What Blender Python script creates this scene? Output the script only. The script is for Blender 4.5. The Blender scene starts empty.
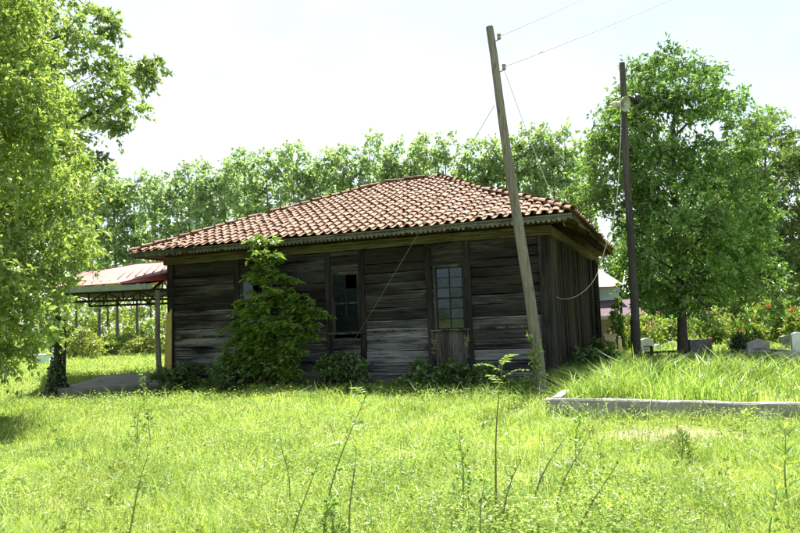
import bpy, math, random
import numpy as np
from mathutils import Vector, Matrix

random.seed(7)
RNG = np.random.default_rng(11)
SC = bpy.context.scene
COL = SC.collection
PI = math.pi
R = math.radians

# ------------------------------------------------------------------ camera
FPX, PITCH, ROLL, EYE = 685.3, 0.0757, 0.0394, 1.6
_f = np.array([0, math.cos(PITCH), math.sin(PITCH)])
_r = np.array([1.0, 0, 0])
_u = np.cross(_r, _f)
CR = _r * math.cos(ROLL) - _u * math.sin(ROLL)
CU = _u * math.cos(ROLL) + _r * math.sin(ROLL)
CAM = np.array([0, 0, EYE])


def ray(x, y):
    return _f + CR * (x - 400) / FPX + CU * (266.5 - y) / FPX


def gnd(x, y, z=0.0):
    d = ray(x, y)
    return CAM + d * (z - EYE) / d[2]


def at(x, y, Y):
    d = ray(x, y)
    return CAM + d * Y / d[1]


cam_d = bpy.data.cameras.new('camera')
cam = bpy.data.objects.new('camera', cam_d)
COL.objects.link(cam)
mw = Matrix(((CR[0], CU[0], -_f[0], CAM[0]), (CR[1], CU[1], -_f[1], CAM[1]), (CR[2], CU[2], -_f[2], CAM[2]), (0, 0, 0, 1)))
cam.matrix_world = mw
cam_d.sensor_width = 36
cam_d.lens = FPX / 800 * 36
cam_d.clip_end = 3000
SC.camera = cam

# ------------------------------------------------------------------ light
SUN_AZ, SUN_EL = 14.0, 61.5
sd = Vector((math.sin(R(SUN_AZ)) * math.cos(R(SUN_EL)), math.cos(R(SUN_AZ)) * math.cos(R(SUN_EL)), math.sin(R(SUN_EL))))
ld = bpy.data.lights.new('sun', 'SUN')
ld.energy = 5.0
ld.angle = R(0.53)
ld.color = (1.0, 0.95, 0.86)
sun = bpy.data.objects.new('sun', ld)
sun.rotation_euler = sd.to_track_quat('Z', 'Y').to_euler()
sun.location = (0, 0, 40)
COL.objects.link(sun)

W = bpy.data.worlds.new('World')
SC.world = W
W.use_nodes = True
wt = W.node_tree
wt.nodes.clear()
wo = wt.nodes.new('ShaderNodeOutputWorld')
bg = wt.nodes.new('ShaderNodeBackground')
sky = wt.nodes.new('ShaderNodeTexSky')
sky.sky_type = 'NISHITA'
sky.sun_disc = False
sky.sun_elevation = R(SUN_EL)
sky.sun_rotation = R(SUN_AZ)
sky.air_density = 1.0
sky.dust_density = 0.7
sky.ozone_density = 1.0
bg.inputs['Strength'].default_value = 0.069
# thin bright cloud veil over the sky
tc = wt.nodes.new('ShaderNodeTexCoord')
cn = wt.nodes.new('ShaderNodeTexNoise')
cn.inputs['Scale'].default_value = 1.6
cn.inputs['Detail'].default_value = 5
cr = wt.nodes.new('ShaderNodeValToRGB')
cr.color_ramp.elements[0].position = 0.28
cr.color_ramp.elements[0].color = (0.0, 0.0, 0.0, 1)
cr.color_ramp.elements[1].position = 0.5
cr.color_ramp.elements[1].color = (0.75, 0.75, 0.75, 1)
mp = wt.nodes.new('ShaderNodeMapping')
mp.inputs['Scale'].default_value = (1, 1, 2.2)
mp.inputs['Location'].default_value = (0.35, 0.2, 0.0)
mx = wt.nodes.new('ShaderNodeMixRGB')
mx.inputs[2].default_value = (4.3, 4.6, 4.75, 1)
L = wt.links.new
L(tc.outputs['Generated'], mp.inputs['Vector'])
L(mp.outputs[0], cn.inputs['Vector'])
L(cn.outputs['Fac'], cr.inputs[0])
L(cr.outputs[0], mx.inputs[0])
L(sky.outputs[0], mx.inputs[1])
L(mx.outputs[0], bg.inputs['Color'])
L(bg.outputs[0], wo.inputs[0])

SC.view_settings.view_transform = 'Standard'
SC.view_settings.look = 'None'
SC.view_settings.gamma = 1
SC.view_settings.use_curve_mapping = False
SC.view_settings.exposure = 1.9
SC.cycles.max_bounces = 8
SC.cycles.transmission_bounces = 6
SC.cycles.transparent_max_bounces = 8
SC.cycles.use_denoising = True


# ------------------------------------------------------------------ materials
class NT:
    def __init__(s, name):
        s.m = bpy.data.materials.new(name)
        s.m.use_nodes = True
        s.t = s.m.node_tree
        s.t.nodes.clear()
        s.out = s.n('ShaderNodeOutputMaterial')

    def n(s, kind, **kw):
        x = s.t.nodes.new(kind)
        for k, v in kw.items():
            setattr(x, k, v)
        return x

    def l(s, a, b):
        s.t.links.new(a, b)

    def noise(s, vec, scale, detail=4, rough=0.6):
        x = s.n('ShaderNodeTexNoise')
        x.inputs['Scale'].default_value = scale
        x.inputs['Detail'].default_value = detail
        x.inputs['Roughness'].default_value = rough
        if vec is not None:
            s.l(vec, x.inputs['Vector'])
        return x.outputs['Fac']

    def mapping(s, vec, scale):
        x = s.n('ShaderNodeMapping')
        x.inputs['Scale'].default_value = scale
        s.l(vec, x.inputs['Vector'])
        return x.outputs[0]

    def obj(s):
        return s.n('ShaderNodeTexCoord').outputs['Object']

    def pos(s):
        return s.n('ShaderNodeNewGeometry').outputs['Position']

    def rnd(s):
        return s.n('ShaderNodeNewGeometry').outputs['Random Per Island']

    def attr(s, name):
        x = s.n('ShaderNodeAttribute')
        x.attribute_name = name
        return x.outputs['Fac']

    def ramp(s, fac, stops):
        x = s.n('ShaderNodeValToRGB')
        e = x.color_ramp.elements
        while len(e) < len(stops):
            e.new(0.5)
        for i, (p, c) in enumerate(stops):
            e[i].position = p
            e[i].color = tuple(c) + (1,) if len(c) == 3 else c
        s.l(fac, x.inputs[0])
        return x.outputs[0]

    def mix(s, fac, a, b, mode='MIX'):
        x = s.n('ShaderNodeMixRGB', blend_type=mode)
        for i, v in ((0, fac), (1, a), (2, b)):
            if hasattr(v, 'is_linked'):
                s.l(v, x.inputs[i])
            else:
                x.inputs[i].default_value = v if i == 0 else tuple(v) + (1,)
        return x.outputs[0]

    def math(s, op, a, b=0.0):
        x = s.n('ShaderNodeMath', operation=op)
        for i, v in ((0, a), (1, b)):
            if hasattr(v, 'is_linked'):
                s.l(v, x.inputs[i])
            else:
                x.inputs[i].default_value = v
        return x.outputs[0]

    def bump(s, h, strength=0.4, dist=0.02):
        x = s.n('ShaderNodeBump')
        x.inputs['Strength'].default_value = strength
        x.inputs['Distance'].default_value = dist
        s.l(h, x.inputs['Height'])
        return x.outputs[0]

    def pbr(s, col, rough=0.8, metal=0.0, normal=None, spec=0.4):
        x = s.n('ShaderNodeBsdfPrincipled')
        if hasattr(col, 'is_linked'):
            s.l(col, x.inputs['Base Color'])
        else:
            x.inputs['Base Color'].default_value = tuple(col) + (1,)
        if hasattr(rough, 'is_linked'):
            s.l(rough, x.inputs['Roughness'])
        else:
            x.inputs['Roughness'].default_value = rough
        x.inputs['Metallic'].default_value = metal
        x.inputs['Specular IOR Level'].default_value = spec
        if normal is not None:
            s.l(normal, x.inputs['Normal'])
        s.l(x.outputs[0], s.out.inputs[0])
        return s.m


def leafmat(name, stops, trans=0.45, gloss=0.05, ty=(1.25, 1.15, 0.7), patch=None):
    t = NT(name)
    c = t.ramp(t.rnd(), stops)
    tint = t.attr('tint')
    sc_ = t.math('ADD', t.math('MULTIPLY', tint, 1.0), 0.5)
    hv = t.n('ShaderNodeHueSaturation')
    t.l(sc_, hv.inputs['Value'])
    t.l(c, hv.inputs['Color'])
    c = hv.outputs[0]
    if patch:
        ps = t.pos()
        for (scale, lo, hi, colr, amt) in patch:
            f = t.ramp(t.noise(ps, scale, 3), [(lo, (0, 0, 0)), (hi, (amt, amt, amt))])
            c = t.mix(f, c, colr)
    d = t.n('ShaderNodeBsdfDiffuse')
    tr = t.n('ShaderNodeBsdfTranslucent')
    t.l(c, d.inputs[0])
    t.l(t.mix(1.0, c, ty, 'MULTIPLY'), tr.inputs[0])
    m1 = t.n('ShaderNodeMixShader')
    m1.inputs[0].default_value = trans
    t.l(d.outputs[0], m1.inputs[1])
    t.l(tr.outputs[0], m1.inputs[2])
    g = t.n('ShaderNodeBsdfGlossy')
    g.inputs['Roughness'].default_value = 0.42
    g.inputs['Color'].default_value = (0.9, 0.95, 1, 1)
    m2 = t.n('ShaderNodeMixShader')
    m2.inputs[0].default_value = gloss
    t.l(m1.outputs[0], m2.inputs[1])
    t.l(g.outputs[0], m2.inputs[2])
    t.l(m2.outputs[0], t.out.inputs[0])
    return t.m


MAT = {}
MAT['meadow'] = leafmat('meadow_grass', [(0, (0.155, 0.255, 0.055)), (0.45, (0.235, 0.35, 0.08)), (0.8, (0.315, 0.42, 0.11)), (1, (0.37, 0.39, 0.18))], 0.52, 0.018,
                        patch=[(0.9, 0.45, 0.7, (0.105, 0.20, 0.045), 0.75), (0.5, 0.55, 0.75, (0.36, 0.36, 0.12), 0.4)])
MAT['tall'] = leafmat('tall_grass', [(0, (0.12, 0.225, 0.045)), (0.5, (0.195, 0.325, 0.065)), (0.9, (0.28, 0.39, 0.10)), (1, (0.38, 0.40, 0.16))], 0.52, 0.025)
MAT['weed'] = leafmat('weed_leaves', [(0, (0.10, 0.19, 0.03)), (0.6, (0.17, 0.28, 0.045)), (1, (0.26, 0.36, 0.07))], 0.45, 0.05)
MAT['nettle'] = leafmat('nettle_leaves', [(0, (0.05, 0.105, 0.024)), (0.6, (0.085, 0.16, 0.034)), (1, (0.14, 0.23, 0.05))], 0.4, 0.05)
MAT['left_leaf'] = leafmat('pale_tree_leaves', [(0, (0.13, 0.22, 0.055)), (0.5, (0.22, 0.33, 0.085)), (1, (0.34, 0.43, 0.13))], 0.5, 0.05)
MAT['left_leaf_dark'] = leafmat('broad_tree_leaves', [(0, (0.12, 0.205, 0.06)), (0.6, (0.20, 0.31, 0.085)), (1, (0.29, 0.40, 0.11))], 0.45, 0.06)
MAT['walnut'] = leafmat('shade_tree_leaves', [(0, (0.065, 0.150, 0.035)), (0.6, (0.12, 0.235, 0.055)), (1, (0.225, 0.345, 0.09))], 0.45, 0.05)
MAT['poplar'] = leafmat('poplar_leaves', [(0, (0.16, 0.25, 0.115)), (0.6, (0.24, 0.345, 0.16)), (1, (0.34, 0.44, 0.21))], 0.55, 0.08, (1.35, 1.35, 0.8))
MAT['conifer'] = leafmat('conifer_needles', [(0, (0.024, 0.054, 0.024)), (1, (0.048, 0.090, 0.036))], 0.25, 0.04)
MAT['farleaf'] = leafmat('far_tree_leaves', [(0, (0.081, 0.149, 0.041)), (0.6, (0.135, 0.216, 0.054)), (1, (0.203, 0.284, 0.081))], 0.42, 0.06)
MAT['sapling'] = leafmat('wall_sapling_leaves', [(0, (0.085, 0.16, 0.028)), (0.6, (0.135, 0.235, 0.04)), (1, (0.21, 0.315, 0.06))], 0.5, 0.04)
MAT['yellowbush'] = leafmat('yellowish_leaves', [(0, (0.170, 0.230, 0.050)), (1, (0.300, 0.350, 0.085))], 0.45, 0.04)
MAT['scrub'] = leafmat('scrub_leaves', [(0, (0.108, 0.180, 0.036)), (0.6, (0.180, 0.264, 0.048)), (1, (0.288, 0.360, 0.072))], 0.45, 0.04)
MAT['ivy'] = leafmat('ivy_leaves', [(0, (0.02, 0.05, 0.012)), (1, (0.05, 0.10, 0.02))], 0.3, 0.07)
MAT['red'] = leafmat('red_petals', [(0, (0.50, 0.04, 0.03)), (1, (0.65, 0.12, 0.08))], 0.35, 0.03, (1, 0.8, 0.8))
MAT['pink'] = leafmat('pink_petals', [(0, (0.50, 0.20, 0.14)), (1, (0.62, 0.36, 0.26))], 0.35, 0.03, (1, 0.9, 0.9))
MAT['yellow'] = leafmat('yellow_petals', [(0, (0.62, 0.48, 0.03)), (1, (0.72, 0.62, 0.10))], 0.35, 0.03, (1, 1, 0.8))
MAT['white'] = leafmat('white_petals', [(0, (0.65, 0.66, 0.6)), (1, (0.78, 0.78, 0.74))], 0.35, 0.03, (1, 1, 1))


def m_ground():
    t = NT('meadow_soil')
    p = t.pos()
    a = t.noise(p, 1.3, 6)
    b = t.noise(p, 14, 5, 0.7)
    c = t.ramp(a, [(0.35, (0.16, 0.24, 0.04)), (0.55, (0.21, 0.28, 0.055)), (0.72, (0.27, 0.27, 0.11))])
    c = t.mix(t.ramp(b, [(0.4, (0, 0, 0)), (0.65, (0.6, 0.6, 0.6))]), c, (0.10, 0.09, 0.04))
    # the trodden dry patch in front of the kerb
    v = t.n('ShaderNodeVectorMath', operation='DISTANCE')
    t.l(p, v.inputs[0])
    v.inputs[1].default_value = tuple(gnd(672, 436))
    dd = t.math('ADD', v.outputs['Value'], t.math('MULTIPLY', t.math('SUBTRACT', t.noise(p, 2.2, 4), 0.5), 2.4))
    c = t.mix(t.ramp(dd, [(0.4, (1, 1, 1)), (1.05, (0, 0, 0))]), c, t.mix(b, (0.20, 0.155, 0.10), (0.30, 0.245, 0.18)))
    return t.pbr(c, 0.95, normal=t.bump(b, 0.6, 0.03), spec=0.1)


def m_planks(name, dark, mid, pale, axis=0, rough=0.85):
    """old boards: grain along the board, each board its own tone, bleached streaks"""
    t = NT(name)
    o = t.obj()
    s1 = [26, 26, 26]
    s1[axis] = 0.9
    s2 = [3.2, 3.2, 3.2]
    s2[axis] = 0.45
    g = t.noise(t.mapping(o, s1), 1.0, 7, 0.7)
    b = t.noise(t.mapping(o, s2), 1.0, 5, 0.6)
    k = t.math('ADD', t.math('MULTIPLY', t.rnd(), 0.45), t.math('MULTIPLY', b, 0.55))
    c = t.ramp(k, [(0.3, dark), (0.66, mid), (1.0, pale)])
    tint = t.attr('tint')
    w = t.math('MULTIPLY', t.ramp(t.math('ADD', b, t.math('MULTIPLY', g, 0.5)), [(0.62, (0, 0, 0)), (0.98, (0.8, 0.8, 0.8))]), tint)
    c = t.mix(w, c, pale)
    c = t.mix(t.ramp(g, [(0.3, (0.75, 0.75, 0.75)), (0.5, (0, 0, 0))]), c, dark)
    s3 = [9, 9, 9]
    s3[axis] = 0.35
    crk = t.ramp(t.noise(t.mapping(o, s3), 2.0, 3, 0.5), [(0.485, (0, 0, 0)), (0.5, (1, 1, 1)), (0.515, (0, 0, 0))])
    c = t.mix(t.math('MULTIPLY', crk, 0.85), c, (dark[0] * 0.5, dark[1] * 0.5, dark[2] * 0.5))
    h = t.math('SUBTRACT', t.math('ADD', g, t.math('MULTIPLY', b, 0.5)), crk)
    return t.pbr(c, rough, normal=t.bump(h, 0.8, 0.014), spec=0.25)


MAT['plank'] = m_planks('weathered_black_planks', (0.0050, 0.0038, 0.0034), (0.020, 0.0150, 0.0128), (0.215, 0.215, 0.228), 0)
MAT['plank_v'] = m_planks('weathered_upright_boards', (0.006, 0.0045, 0.0042), (0.030, 0.021, 0.019), (0.14, 0.125, 0.12), 2)
MAT['batten'] = m_planks('weathered_battens', (0.004, 0.0035, 0.0035), (0.013, 0.011, 0.011), (0.09, 0.088, 0.088), 2)
MAT['beam'] = m_planks('lichen_yellow_beam', (0.018, 0.015, 0.011), (0.06, 0.049, 0.031), (0.26, 0.225, 0.13), 0)
MAT['soffit'] = m_planks('mossy_eave_boards', (0.03, 0.024, 0.016), (0.085, 0.068, 0.04), (0.26, 0.225, 0.12), 1)
MAT['soffit_red'] = m_planks('reddish_eave_boards', (0.03, 0.015, 0.012), (0.07, 0.034, 0.026), (0.14, 0.09, 0.06), 1)
MAT['fascia'] = m_planks('grey_green_trim', (0.042, 0.042, 0.039), (0.12, 0.12, 0.11), (0.25, 0.25, 0.235), 0)
MAT['wframe'] = m_planks('bare_window_timber', (0.008, 0.0075, 0.007), (0.025, 0.023, 0.022), (0.15, 0.15, 0.145), 2)
MAT['apron'] = m_planks('peeling_panel', (0.02, 0.018, 0.017), (0.065, 0.062, 0.06), (0.18, 0.17, 0.155), 2)
MAT['pole'] = m_planks('grey_pole_wood', (0.092, 0.082, 0.08), (0.185, 0.167, 0.16), (0.29, 0.27, 0.26), 2)
MAT['pole_dark'] = m_planks('dark_pole_wood', (0.025, 0.023, 0.023), (0.07, 0.063, 0.062), (0.14, 0.13, 0.125), 2)
MAT['darkwood'] = m_planks('dark_sash_bars', (0.004, 0.004, 0.004), (0.012, 0.011, 0.011), (0.05, 0.05, 0.05), 2)
MAT['tar'] = NT('tarred_wood').pbr((0.02, 0.018, 0.016), 0.7)
MAT['rafter'] = m_planks('porch_timber', (0.015, 0.013, 0.01), (0.038, 0.032, 0.027), (0.09, 0.08, 0.068), 0)


def m_bark(name, a, b):
    t = NT(name)
    o = t.obj()
    g = t.noise(t.mapping(o, (14, 14, 3)), 1, 6, 0.7)
    c = t.ramp(g, [(0.3, a), (0.7, b)])
    return t.pbr(c, 0.9, normal=t.bump(g, 0.8, 0.03), spec=0.2)


MAT['bark'] = m_bark('tree_bark', (0.03, 0.025, 0.02), (0.11, 0.095, 0.08))
MAT['bark_pale'] = m_bark('poplar_bark', (0.05, 0.05, 0.045), (0.15, 0.15, 0.13))
MAT['stem'] = NT('green_stem').pbr((0.16, 0.20, 0.05), 0.6)
MAT['stem_red'] = NT('reddish_stem').pbr((0.16, 0.13, 0.055), 0.6)


def m_tile():
    t = NT('clay_roof_tile')
    o = t.obj()
    c = t.ramp(t.rnd(), [(0, (0.155, 0.080, 0.050)), (0.3, (0.175, 0.098, 0.064)), (0.6, (0.19, 0.115, 0.080)), (0.9, (0.21, 0.14, 0.102)), (1, (0.125, 0.076, 0.053))])
    n1 = t.noise(o, 3.0, 5)
    n2 = t.noise(o, 22, 5, 0.7)
    c = t.mix(t.ramp(n1, [(0.52, (0, 0, 0)), (0.78, (0.5, 0.5, 0.5))]), c, (0.085, 0.06, 0.045))
    c = t.mix(t.ramp(n2, [(0.54, (0, 0, 0)), (0.74, (0.5, 0.5, 0.5))]), c, (0.16, 0.125, 0.095))
    c = t.mix(t.ramp(n2, [(0.28, (0.7, 0.7, 0.7)), (0.42, (0, 0, 0))]), c, (0.04, 0.026, 0.02))
    return t.pbr(c, 0.85, normal=t.bump(n2, 0.4, 0.01), spec=0.25)


MAT['tile'] = m_tile()


def m_simple(name, a, b, scale=6, rough=0.8, metal=0.0, bump=0.3, streak=None):
    t = NT(name)
    o = t.obj()
    v = t.mapping(o, streak) if streak else o
    n1 = t.noise(v, scale, 6, 0.65)
    n2 = t.noise(o, scale * 7, 4, 0.7)
    k = t.math('ADD', t.math('MULTIPLY', n1, 0.7), t.math('MULTIPLY', n2, 0.3))
    c = t.ramp(k, [(0.36, a), (0.64, b)])
    return t.pbr(c, rough, metal, t.bump(n2, bump, 0.01), 0.3)


def m_concrete():
    t = NT('mossy_concrete')
    o = t.obj()
    n1 = t.noise(o, 3.5, 6, 0.65)
    n2 = t.noise(o, 26, 5, 0.7)
    c = t.ramp(t.math('ADD', t.math('MULTIPLY', n1, 0.65), t.math('MULTIPLY', n2, 0.35)), [(0.36, (0.17, 0.16, 0.15)), (0.64, (0.36, 0.345, 0.325))])
    c = t.mix(t.ramp(t.noise(o, 2.1, 5, 0.7), [(0.54, (0, 0, 0)), (0.72, (0.4, 0.4, 0.4))]), c, (0.13, 0.135, 0.085))
    c = t.mix(t.ramp(n2, [(0.30, (0.8, 0.8, 0.8)), (0.40, (0, 0, 0))]), c, (0.07, 0.065, 0.06))
    return t.pbr(c, 0.93, normal=t.bump(n2, 0.7, 0.012), spec=0.2)


MAT['concrete'] = m_concrete()
MAT['plainconcrete'] = m_simple('old_concrete', (0.17, 0.16, 0.148), (0.36, 0.34, 0.315), 3.5, 0.92, bump=0.6)
MAT['slab'] = m_simple('worn_slab', (0.17, 0.16, 0.155), (0.26, 0.25, 0.24), 2.5, 0.92)
MAT['stone'] = m_simple('grey_stone', (0.16, 0.16, 0.16), (0.32, 0.32, 0.31), 7, 0.85, bump=0.5)
MAT['marble'] = m_simple('pale_blue_marble', (0.42, 0.46, 0.48), (0.62, 0.66, 0.68), 5, 0.6)
MAT['darkstone'] = m_simple('dark_stone', (0.07, 0.075, 0.08), (0.17, 0.17, 0.175), 6, 0.8)
MAT['cream'] = m_simple('cream_render', (0.50, 0.42, 0.31), (0.62, 0.54, 0.42), 4, 0.9)
MAT['beige'] = m_simple('beige_render', (0.36, 0.30, 0.24), (0.46, 0.40, 0.33), 3, 0.9)
MAT['pinksheet'] = m_simple('faded_pink_sheet', (0.27, 0.115, 0.10), (0.34, 0.18, 0.16), 1.5, 0.55, bump=0.1, streak=(3, 0.4, 1))
MAT['redsheet'] = m_simple('red_sheet', (0.28, 0.04, 0.045), (0.36, 0.07, 0.07), 3, 0.5, bump=0.1)
MAT['purplesheet'] = m_simple('dull_purple_sheet', (0.09, 0.06, 0.078), (0.135, 0.095, 0.113), 3, 0.95, bump=0.1)
MAT['greytin'] = m_simple('grey_tin', (0.30, 0.30, 0.29), (0.45, 0.45, 0.43), 4, 0.5, 0.2, 0.1)
MAT['greenpaint'] = m_simple('pale_green_paint', (0.20, 0.25, 0.21), (0.30, 0.35, 0.30), 4, 0.6)
MAT['bluepaint'] = m_simple('pale_blue_paint', (0.40, 0.52, 0.58), (0.52, 0.64, 0.70), 4, 0.7)
MAT['yellowpaint'] = m_simple('ochre_board', (0.40, 0.30, 0.09), (0.52, 0.42, 0.15), 4, 0.7)
MAT['whitepaint'] = m_simple('white_paint', (0.62, 0.62, 0.6), (0.78, 0.78, 0.76), 5, 0.6)
MAT['hornmetal'] = m_simple('horn_grey_metal', (0.30, 0.31, 0.32), (0.42, 0.43, 0.44), 6, 0.45, 0.3, 0.1)
MAT['blackmetal'] = NT('black_metal').pbr((0.02, 0.02, 0.022), 0.5)
MAT['wire'] = NT('grey_wire').pbr((0.16, 0.16, 0.16), 0.6)
MAT['cable'] = NT('pale_cable').pbr((0.55, 0.55, 0.53), 0.6)
MAT['porcelain'] = NT('brown_porcelain').pbr((0.22, 0.20, 0.18), 0.25)
MAT['rust'] = m_simple('rusty_iron', (0.06, 0.04, 0.03), (0.16, 0.09, 0.05), 8, 0.8)
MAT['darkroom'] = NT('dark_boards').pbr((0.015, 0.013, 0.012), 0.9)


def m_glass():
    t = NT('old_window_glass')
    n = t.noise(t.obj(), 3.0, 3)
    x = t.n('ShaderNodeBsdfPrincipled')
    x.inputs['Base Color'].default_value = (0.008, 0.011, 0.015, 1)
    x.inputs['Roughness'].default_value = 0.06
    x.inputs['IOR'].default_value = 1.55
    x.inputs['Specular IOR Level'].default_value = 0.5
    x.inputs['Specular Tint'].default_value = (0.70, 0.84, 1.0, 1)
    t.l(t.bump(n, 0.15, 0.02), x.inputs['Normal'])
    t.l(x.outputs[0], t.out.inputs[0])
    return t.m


MAT['glass'] = m_glass()


# ------------------------------------------------------------------ mesh helpers
class MB:
    """collects shapes; build() links them as ONE mesh object"""

    def __init__(s):
        s.v, s.f, s.t, s.sm = [], [], [], []

    def add(s, verts, faces, tint=0.5, smooth=False):
        o = len(s.v)
        s.v.extend([tuple(map(float, p)) for p in verts])
        for f in faces:
            s.f.append([i + o for i in f])
            s.t.append(tint)
            s.sm.append(smooth)

    def box(s, lo, hi, tint=0.5, jit=0.0, mat=None):
        x0, y0, z0 = lo
        x1, y1, z1 = hi
        vs = [(x0, y0, z0), (x1, y0, z0), (x1, y1, z0), (x0, y1, z0), (x0, y0, z1), (x1, y0, z1), (x1, y1, z1), (x0, y1, z1)]
        if jit:
            vs = [(a + random.uniform(-jit, jit), b + random.uniform(-jit, jit), c + random.uniform(-jit, jit)) for a, b, c in vs]
        if mat is not None:
            vs = [tuple(mat @ Vector(p)) for p in vs]
        s.add(vs, [(0, 3, 2, 1), (4, 5, 6, 7), (0, 1, 5, 4), (1, 2, 6, 5), (2, 3, 7, 6), (3, 0, 4, 7)], tint)

    def plank(s, x0, x1, z0, z1, y0, y1, tint=0.5, edge=1.0, wob=0.008):
        """a board along x with wavy edges and a bowed face (local x,y,z)"""
        n = max(2, int((x1 - x0) / 0.35))
        ring = []
        a = random.uniform(0, 6)
        for i in range(n + 1):
            u = i / n
            x = x0 + (x1 - x0) * u
            dz0 = wob * math.sin(a + u * 5.1) + random.uniform(-wob, wob) * 0.6
            dz1 = wob * math.sin(a * 1.7 + u * 4.3) + random.uniform(-wob, wob) * 0.6
            dy = 0.006 * math.sin(a + u * 3)
            ed = random.uniform(0.010, 0.032) * edge
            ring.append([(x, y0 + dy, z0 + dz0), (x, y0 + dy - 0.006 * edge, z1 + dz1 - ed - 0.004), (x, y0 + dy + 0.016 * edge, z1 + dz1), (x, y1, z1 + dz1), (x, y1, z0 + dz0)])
        vs = [p for r_ in ring for p in r_]
        fs, ws = [], []
        for i in range(n):
            for j in range(5):
                k = (j + 1) % 5
                (ws if j == 1 else fs).append((i * 5 + j, (i + 1) * 5 + j, (i + 1) * 5 + k, i * 5 + k))
        fs.append((4, 3, 2, 1, 0))
        fs.append(tuple(n * 5 + j for j in range(5)))
        fs += ws
        s.add(vs, fs, tint)
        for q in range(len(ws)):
            s.t[-1 - q] = tint * 2.4  # top-edge strip: skylit highlight and worn edge, both put into the tint

    def tube(s, pts, rad, n=8, cap=True, tint=0.5, jit=0.0):
        pts = [Vector(p) for p in pts]
        if not hasattr(rad, '__len__'):
            rad = [rad] * len(pts)
        o = []
        prev = None
        for i, p in enumerate(pts):
            d = (pts[min(i + 1, len(pts) - 1)] - pts[max(i - 1, 0)])
            d = d.normalized() if d.length > 1e-9 else Vector((0, 0, 1))
            if prev is None:
                h = Vector((1, 0, 0)) if abs(d.x) < 0.9 else Vector((0, 1, 0))
                a = d.cross(h).normalized()
            else:
                a = (prev - d * prev.dot(d)).normalized()
            prev = a
            b = d.cross(a)
            for k in range(n):
                an = 2 * PI * k / n
                rr = rad[i] * (1 + random.uniform(-jit, jit))
                o.append(p + (a * math.cos(an) + b * math.sin(an)) * rr)
        fs = []
        for i in range(len(pts) - 1):
            for k in range(n):
                k2 = (k + 1) % n
                fs.append((i * n + k, i * n + k2, (i + 1) * n + k2, (i + 1) * n + k))
        s.add(o, fs, tint, True)
        if cap:
            s.add(o[:n], [tuple(range(n - 1, -1, -1))], tint)
            s.add(o[-n:], [tuple(range(n))], tint)

    def lathe(s, prof, origin, axis, n=20, tint=0.5):
        """prof: list of (distance along axis, radius)"""
        ax = Vector(axis).normalized()
        h = Vector((0, 0, 1)) if abs(ax.z) < 0.9 else Vector((1, 0, 0))
        a = ax.cross(h).normalized()
        b = ax.cross(a)
        o = []
        for d, r_ in prof:
            for k in range(n):
                an = 2 * PI * k / n
                o.append(Vector(origin) + ax * d + (a * math.cos(an) + b * math.sin(an)) * r_)
        fs = [(i * n + k, i * n + (k + 1) % n, (i + 1) * n + (k + 1) % n, (i + 1) * n + k) for i in range(len(prof) - 1) for k in range(n)]
        s.add(o, fs, tint, True)

    def slab(s, pts, th, tint=0.5):
        """a flat polygon given thickness along its normal (downwards)"""
        P = [Vector(p) for p in pts]
        nrm = (P[1] - P[0]).cross(P[2] - P[0]).normalized()
        if nrm.z < 0:
            nrm = -nrm
        n = len(P)
        Q = [p - nrm * th for p in P]
        s.add(P + Q, [tuple(range(n)), tuple(range(2 * n - 1, n - 1, -1))] + [(i, i + n, (i + 1) % n + n, (i + 1) % n) for i in range(n)], tint)

    def prism(s, outline, y0, y1, mat=None, tint=0.5):
        """outline in local x,z swept from y0 to y1"""
        n = len(outline)
        vs = [(x, y0, z) for x, z in outline] + [(x, y1, z) for x, z in outline]
        if mat is not None:
            vs = [tuple(mat @ Vector(p)) for p in vs]
        s.add(vs, [tuple(range(n)), tuple(range(2 * n - 1, n - 1, -1))] + [(i, i + n, (i + 1) % n + n, (i + 1) % n) for i in range(n)], tint)

    def build(s, name, mat, parent=None, bevel=0.0):
        me = bpy.data.meshes.new(name)
        me.from_pydata(s.v, [], s.f)
        a = me.attributes.new('tint', 'FLOAT', 'FACE')
        a.data.foreach_set('value', np.array(s.t, dtype=np.float32))
        me.polygons.foreach_set('use_smooth', np.array(s.sm, dtype=bool))
        import bmesh
        bm = bmesh.new()
        bm.from_mesh(me)
        bmesh.ops.recalc_face_normals(bm, faces=bm.faces)
        bm.to_mesh(me)
        bm.free()
        me.materials.append(mat if not isinstance(mat, str) else MAT[mat])
        o = bpy.data.objects.new(name, me)
        COL.objects.link(o)
        if parent is not None:
            o.parent = parent
        if bevel:
            b = o.modifiers.new('edge', 'BEVEL')
            b.width = bevel
            b.segments = 2
            b.limit_method = 'ANGLE'
        return o


def np_obj(name, V, T, tint, mat, parent=None, smooth=False):
    """fast triangle mesh from numpy arrays; tint is per face"""
    V = np.ascontiguousarray(V, dtype=np.float32)
    T = np.ascontiguousarray(T, dtype=np.int32)
    me = bpy.data.meshes.new(name)
    me.vertices.add(len(V))
    me.vertices.foreach_set('co', V.ravel())
    me.loops.add(T.size)
    me.loops.foreach_set('vertex_index', T.ravel())
    me.polygons.add(len(T))
    me.polygons.foreach_set('loop_start', np.arange(0, T.size, 3, dtype=np.int32))
    me.polygons.foreach_set('use_smooth', np.full(len(T), smooth, dtype=bool))
    a = me.attributes.new('tint', 'FLOAT', 'FACE')
    a.data.foreach_set('value', np.ascontiguousarray(tint, dtype=np.float32))
    me.update(calc_edges=True)
    me.validate()
    me.materials.append(MAT[mat] if isinstance(mat, str) else mat)
    o = bpy.data.objects.new(name, me)
    COL.objects.link(o)
    if parent is not None:
        o.parent = parent
    return o


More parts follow.
